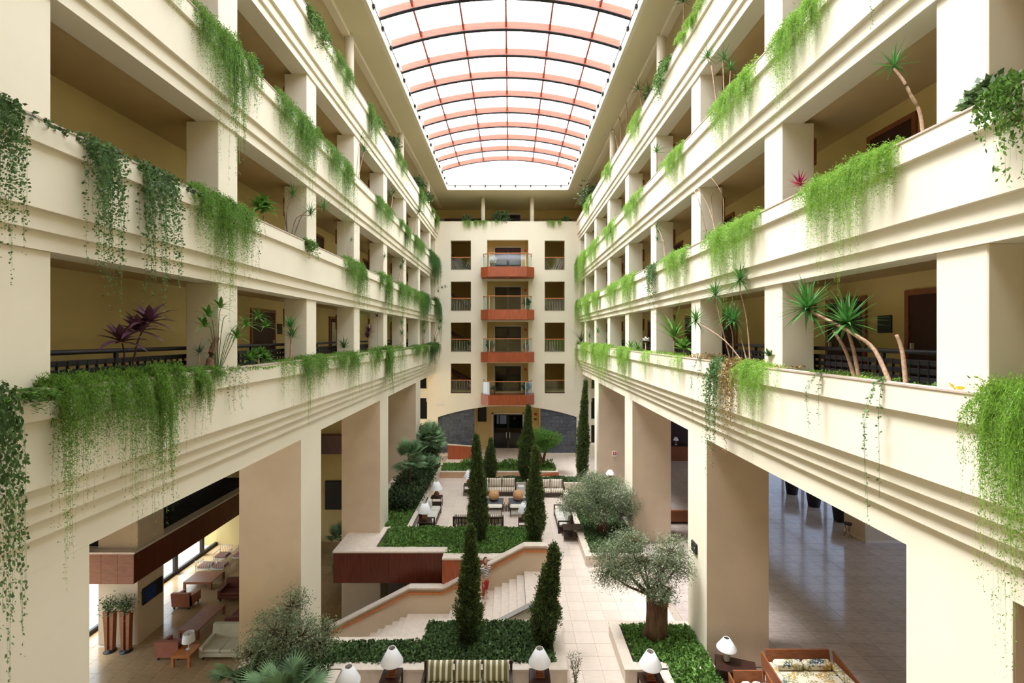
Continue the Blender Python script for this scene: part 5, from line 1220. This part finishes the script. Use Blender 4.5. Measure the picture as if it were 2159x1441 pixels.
# right, second and third gallery
spiky(1,'A',1682,'crimson cordyline beside the second right column', [[(1690,420),(1688,395)]], [(1686,392)], n=24, l=.30, w_=.045, m=pink_m, name='cordyline', lo=-.1, droop=.1)
spiky(1,'A',1940,'leaning dracaena on a long bare cane high on the near right', [[(1950,280),(1940,240),(1920,200,.1),(1905,170,.15),(1885,145,.2)]], [(1884,140,.2)], n=26, l=.32, w_=.03, name='dracaena', droop=.1, r0=.025, indiv=True)
spiky(1,'A',1500,'bare branching shrub in front of the third right column', [[(1515,480),(1495,440),(1470,395,.2)],[(1510,480),(1500,430),(1502,405,.1)],[(1522,470),(1525,420),(1500,375,.2)],[(1495,440),(1475,430,.2),(1462,400,.2)]], [], name='bare_shrub', r0=.014)
spiky(1,'A',1390,'thin dracaena with two small heads before the fourth right column', [[(1405,530),(1395,500),(1385,480)],[(1403,530),(1400,510),(1387,510,.1)]], [(1384,480),(1386,507,.1),(1388,395+95)], n=20, l=.30, w_=.03, name='dracaena', r0=.014)
spiky(1,'A',1488,'small cactus on the second right gallery', [[(1486,500),(1488,484)],[(1492,500),(1494,488)]], [], sm=ivy_m, name='cactus', r0=.04)
spiky(1,'C',1525,'dracaena with three heads on the third right gallery', [[(1528,175),(1525,150),(1524,128)],[(1535,175),(1540,150)],[(1515,180),(1500,140,.1),(1492,125,.1)]], [(1525,124),(1540,145),(1492,122,.1)], n=26, l=.34, w_=.03, name='dracaena', r0=.02)
spiky(1,'C',1410,'yellow-green palm clump on the third right gallery', [[(1385,335),(1384,322)]], [(1384,322)], n=16, l=.45, w_=.06, m=broad_m, name='leafy_plant', lo=.1)
spiky(1,'D',1300,'tall dracaena with three heads on the top right gallery', [[(1310,290),(1308,260),(1304,243)],[(1306,290),(1295,275),(1283,280,.1)],[(1318,270),(1322,230),(1318,205)]], [(1302,245),(1283,280,.1),(1318,208)], n=22, l=.55, w_=.04, name='dracaena')
spiky(1,'D',1345,'dark dracaena with two heads on the top right gallery', [[(1355,220),(1350,200),(1345,190)],[(1362,210),(1368,195)]], [(1345,190),(1366,192)], n=22, l=.45, w_=.04, name='dracaena')
spiky(1,'D',1500-15,'grassy plant at the near end of the top right gallery', [[(1440,15),(1442,5)]], [(1440,5)], n=24, l=.4, w_=.03, name='grassy_plant', lo=0)
# left, lowest gallery
spiky(-1,'B',262,'purple cordyline with two dark heads in the nearest left bay', [[(265,795),(262,750),(258,725,.1)],[(270,790),(288,730,.1),(300,700,.15),(315,682,.2)]], [(256,722,.1),(314,680,.2),(292,700,.15)], n=13, l=.38, w_=.12, m=purple_m, name='cordyline', droop=.35, lo=-.2, indiv=True, r0=.014, sm=purple_m)
spiky(-1,'B',445,'umbrella plant with a scaly trunk and long-stalked leaves beside the second left column', [[(436,780),(446,745),(458,712)]] + [[(458,712),((458+a)/2,(712+b)/2-6,.1),(a,b,.2)] for a, b in ((465,652),(432,690),(520,690),(545,672),(500,715),(428,735),(560,690),(480,665),(440,668))], [(465,650,.2),(432,690,.2),(520,688,.2),(545,670,.2),(500,713,.2),(560,690,.2),(440,668,.2)], n=11, l=.30, w_=.074, m=broad_m, name='umbrella_plant', droop=.5, lo=-.1, r0=.075, sm=red_bark)
spiky(-1,'B',418,'thin green plant left of the umbrella plant', [[(418,780),(420,740),(426,712)]], [(420,745)], n=14, l=.25, w_=.04, m=ivy_m, name='leafy_plant', r0=.012)
spiky(-1,'B',545,'yellow-green variegated shrub in the third left bay', [[(545,770),(545,755)]], [(535,752),(550,748),(560,758),(525,760)], n=26, l=.24, w_=.07, m=broad_m, name='variegated_shrub', lo=-.1)
spiky(-1,'B',615,'green yucca in front of the third left column', [[(618,760),(616,735)],[(612,760),(614,700),(613,690)]], [(615,712),(612,690)], n=34, l=.42, w_=.04, name='yucca', lo=-.1)
spiky(-1,'B',725,'dark rosette plant before the fourth left column', [[(725,750),(725,738)]], [(725,735)], n=26, l=.5, w_=.06, m=ivy_m, name='rosette_plant', lo=.1)
spiky(-1,'B',775,'purple cordyline in the fifth left bay', [[(778,745),(777,715),(778,685)]], [(775,712),(777,700)], n=28, l=.42, w_=.06, m=purple_m, name='cordyline', lo=-.1)
spiky(-1,'B',795,'tiny reddish rosette hanging by the fifth left column', [[(797,740),(796,700),(795,670)]], [(795,668)], n=14, l=.3, w_=.06, m=purple_m, name='cordyline', r0=.01)
spiky(-1,'B',848,'thin dracaena pair between the far left columns', [[(848,735),(850,710),(846,682)],[(845,735),(847,708)]], [(847,684),(847,706)], n=22, l=.45, w_=.04, name='dracaena', r0=.02)
spiky(-1,'B',893,'dark dracaena near the far end of the lowest left planter', [[(893,730),(894,700)],[(890,730),(893,685)]], [(894,702),(892,688)], n=22, l=.6, w_=.05, name='dracaena')
spiky(-1,'B',915,'branching dracaena at the far end of the lowest left planter', [[(908,735),(918,712,.2),(926,700,.4)],[(910,735),(922,690,.4),(930,680,.6)],[(908,735),(918,720,.2)]], [(926,696,.4),(929,680,.6),(917,720,.2)], n=22, l=.6, w_=.05, name='dracaena', r0=.03)
# left, upper galleries
spiky(-1,'A',555,'broad-leaved green plant on the second left gallery', [[(560,465),(556,455)]], [(548,440),(560,445),(556,430)], n=18, l=.30, w_=.11, m=broad_m, name='broad_leaved_plant', droop=.5, lo=-.1)
spiky(-1,'A',620,'wiry dracaena with three spiky heads in front of the third left column', [[(608,490),(604,450),(616,415)],[(612,490),(625,460,.1),(655,455,.2)],[(615,495),(640,450,.15),(683,440,.3)],[(610,490),(600,455),(598,430)]], [(617,412),(655,452,.2),(683,440,.3)], n=40, l=.42, w_=.024, name='dracaena', r0=.013, droop=.1, sm=bark)
spiky(-1,'A',735,'thin bare-stemmed plant before the fourth left column', [[(733,540),(738,518),(741,508)],[(735,540),(733,515)]], [(741,508)], n=12, l=.2, w_=.03, name='bare_shrub', r0=.01)
spiky(-1,'A',805,'small dracaena before the fifth left column, second gallery', [[(800,575),(806,558),(811,545)]], [(811,543)], n=18, l=.35, w_=.03, name='dracaena', r0=.014)
spiky(-1,'A',845,'dark leaning dracaena before the sixth left column, second gallery', [[(838,590),(846,565),(852,552)],[(838,590),(850,575)]], [(850,556),(845,566)], n=20, l=.45, w_=.04, name='dracaena', m=ivy_m)
spiky(-1,'A',925,'leafy branches reaching over the end of the second left parapet', [[(905,620),(920,610,.3),(935,606,.7)],[(905,620),(922,618,.5)]], [(932,608,.6),(924,616,.5),(939,606,.9)], n=14, l=.35, w_=.06, m=ivy_m, name='leafy_plant', r0=.014)
spiky(-1,'C',762,'dracaena with two heads on the third left gallery', [[(750,340),(756,315),(761,292)],[(752,345),(765,330),(770,322)]], [(761,290),(768,318)], n=24, l=.40, w_=.03, name='dracaena', r0=.014)
spiky(-1,'C',830,'bushy dracaena on the third left gallery', [[(822,440),(827,420),(830,408)]], [(830,408),(822,418)], n=24, l=.5, w_=.04, name='dracaena', m=ivy_m)
spiky(-1,'C',878,'leaning dark plant on the third left gallery', [[(870,465),(880,452,.2),(886,446,.3)]], [(884,448,.3)], n=20, l=.55, w_=.05, name='dracaena', m=ivy_m)
def bush(x, y, z, r, label, m=ivy_m, leaf=(.12, .055), ncl=60, gr='bushes on the top galleries', sz=1.0):
    return leaf_tree((x, y, z), [([(0,0,-.0),(0,0,r*.6)], [.03,.02])], [(0,0,r*.95*sz,r,sz)], ncl, 26, leaf, m, label, spread=r*.22, name='leafy_bush', group=gr)
for (s, L, px, py, r, lab) in ((-1,'D',822,262,.42,'round dark bush on the top left gallery, nearest of three'),(-1,'D',876,352,.5,'dark bush on the top left gallery, middle of three'),(-1,'D',893,380,.5,'dark bush on the top left gallery, farthest of three'),
                          (1,'D',1412,95,.35,'dark leafy bush on the top right gallery, nearest'),(1,'D',1245,378,.8,'open leafy bush at the far end of the top right gallery'),(1,'D',1380,160,.3,'small dark bush on the top right gallery, second'),
                          (-1,'C',520,125,.25,'small leafy bush on the third left gallery'),(1,'A',2095,185,.22,'upright leafy plant by the nearest right column'),(-1,'D',795,215,.3,'yellowish bush on the top left gallery near the fern')):
    y = F*sX(s,5.75)/(px-CX); bush(sX(s,5.75), y, LEV[L]-.10, r, lab, leaf=(.10,.05) if r < .4 else (.14,.07))
for k, (x, lab) in enumerate(((-.75, 'round white-flecked bush in the middle of the end terrace'), (-3.6, 'thin plant at the left of the end terrace'), (4.6, 'small plant at the right of the end terrace'))):
    bush(x, 38.35, 19.0, (.55, .3, .25)[k], lab, leaf=(.15,.08), ncl=70, gr='plants on the end terrace')
def potted(x, y, z, r, label, m, pm):
    t = empty('potted_plant', (x, y, z), label=label, cat='plant', group='potted plants on the balconies')
    MB().lathe([(.14,0),(.15,.02),(.19,.30),(.20,.34),(.18,.34),(.17,.30)], 16).build('pot', pm, t, True)
    C = rdir(40)*RNG.uniform(.3, 1, (40,1))*r + np.array([0,0,.34+r*.8]); B = np.repeat(C, 16, 0) + RNG.normal(size=(640,3))*.06
    Ln = RNG.uniform(.08,.16,640); V, Q = kites(B, rdir(640), Ln, Ln*.5, .06); link('foliage', npmesh('foliage', V, Q, m), t)
potted(-1.38, 36.95, 15.21, .32, 'pale potted plant on the topmost balcony, left side', white_fl, grey_pot)
potted(1.35, 36.95, 11.87, .34, 'green potted plant on the third balcony, right side', ivy_m, grey_pot)
potted(-1.55, 36.95, 8.53, .34, 'green potted plant on the second balcony, left side', ivy_m, terracotta)
potted(1.3, 36.95, 8.53, .15, 'small potted plant on the second balcony, right side', ivy_m, terracotta)
potted(1.25, 36.95, 5.19, .34, 'green potted plant on the lowest balcony, right side', ivy_m, terracotta)
potted(-1.35, 37.1, 5.19, .14, 'small potted plant on the lowest balcony, left side', ivy_m, terracotta)
# plants on the floor
t = empty('sapling', (1.78, 12.75, 0), label='thin grey-green sapling on the walkway at the bottom edge', cat='plant')
MB().lathe([(.12,0),(.15,.22),(.13,.22)], 14).build('pot', terracotta, t, True)
for q in range(5):
    a = q*1.3; MB().tube([(0,0,.2),(.05*math.cos(a),.05*math.sin(a),.6),(.16*math.cos(a),.12*math.sin(a),.85+.06*q)], [.008,.006,.003], 5).build('stem', bark, t)
B = RNG.uniform(size=(170,1)); A_ = RNG.uniform(0,2*PI,170); B = np.stack([np.cos(A_)*.17*B[:,0], np.sin(A_)*.12*B[:,0], .30+.80*B[:,0]],1); D = rdir(170)+np.array([0,0,1.0])
link('foliage', leafmesh('foliage', B, D, .11, .018, olive_m), t)
for k, (x, y) in enumerate(((-17.25, 20.15), (-16.55, 20.15))):
    n = 420; B = RNG.normal(size=(n,3))*np.array([.17,.12,.16]) + np.array([x, y, ZL+1.98]); 
    o = link('flower_arrangement', leafmesh('flower_arrangement', B, rdir(n)+np.array([0,0,.2]), .13, .035, ivy_m), label='loose green arrangement with small white flowers in the %s tall vase pair' % ('left', 'right')[k], cat='flowers', group='vase arrangements')
    B = B[:70] + np.array([0,0,.10]); link('blossom', leafmesh('blossom', B, rdir(70), .06, .05, white_fl), o)
palm((-13.0, 25.0, ZL), 1.2, 16, .6, 'dark fan palm in the lower lounge beside the second pillar', group='lounge palms')
palm((-10.3, 28.6, ZL), 1.0, 22, .6, 'dark fan palm in the lower lounge, seen between the left pillars', group='lounge palms')
tag(leafmesh and MB().lathe([(.30,0),(.34,.02),(.36,.40),(.30,.40)], 18).build('planter_tub', olive_f, None, True, loc=(-12.15, 21.9, ZL)), 'olive round tub behind the beige sofa', 'pot')
# twiggy debris in the shelf over the lounge
n = 500; B = np.stack([RNG.uniform(-19,-16.8,n), RNG.uniform(22.3,30.5,n), np.full(n,.45)],1); D = rdir(n); D[:,2] = np.abs(D[:,2])*.5
link('dry_twigs', leafmesh('dry_twigs', B, D, .30, .012, litter), label='dark dry twigs and litter on the shelf above the lounge', cat='twigs', kind='stuff')
# fallen yellow leaf on the near right parapet
o = link('fallen_leaf', leafmesh('fallen_leaf', np.array([[0,0,0.],[.01,.01,0],[.0,-.01,0],[-.01,.01,0]]), np.array([[1,.2,.35],[.3,1,.5],[.2,-1,.4],[-.3,.6,.9]]), .10, .08, leafmat('yellow_leaf', (.75,.42,.03), .1)), loc=(5.46, 5.72, 9.15), label='curled yellow fallen leaf on the near right parapet', cat='leaf')
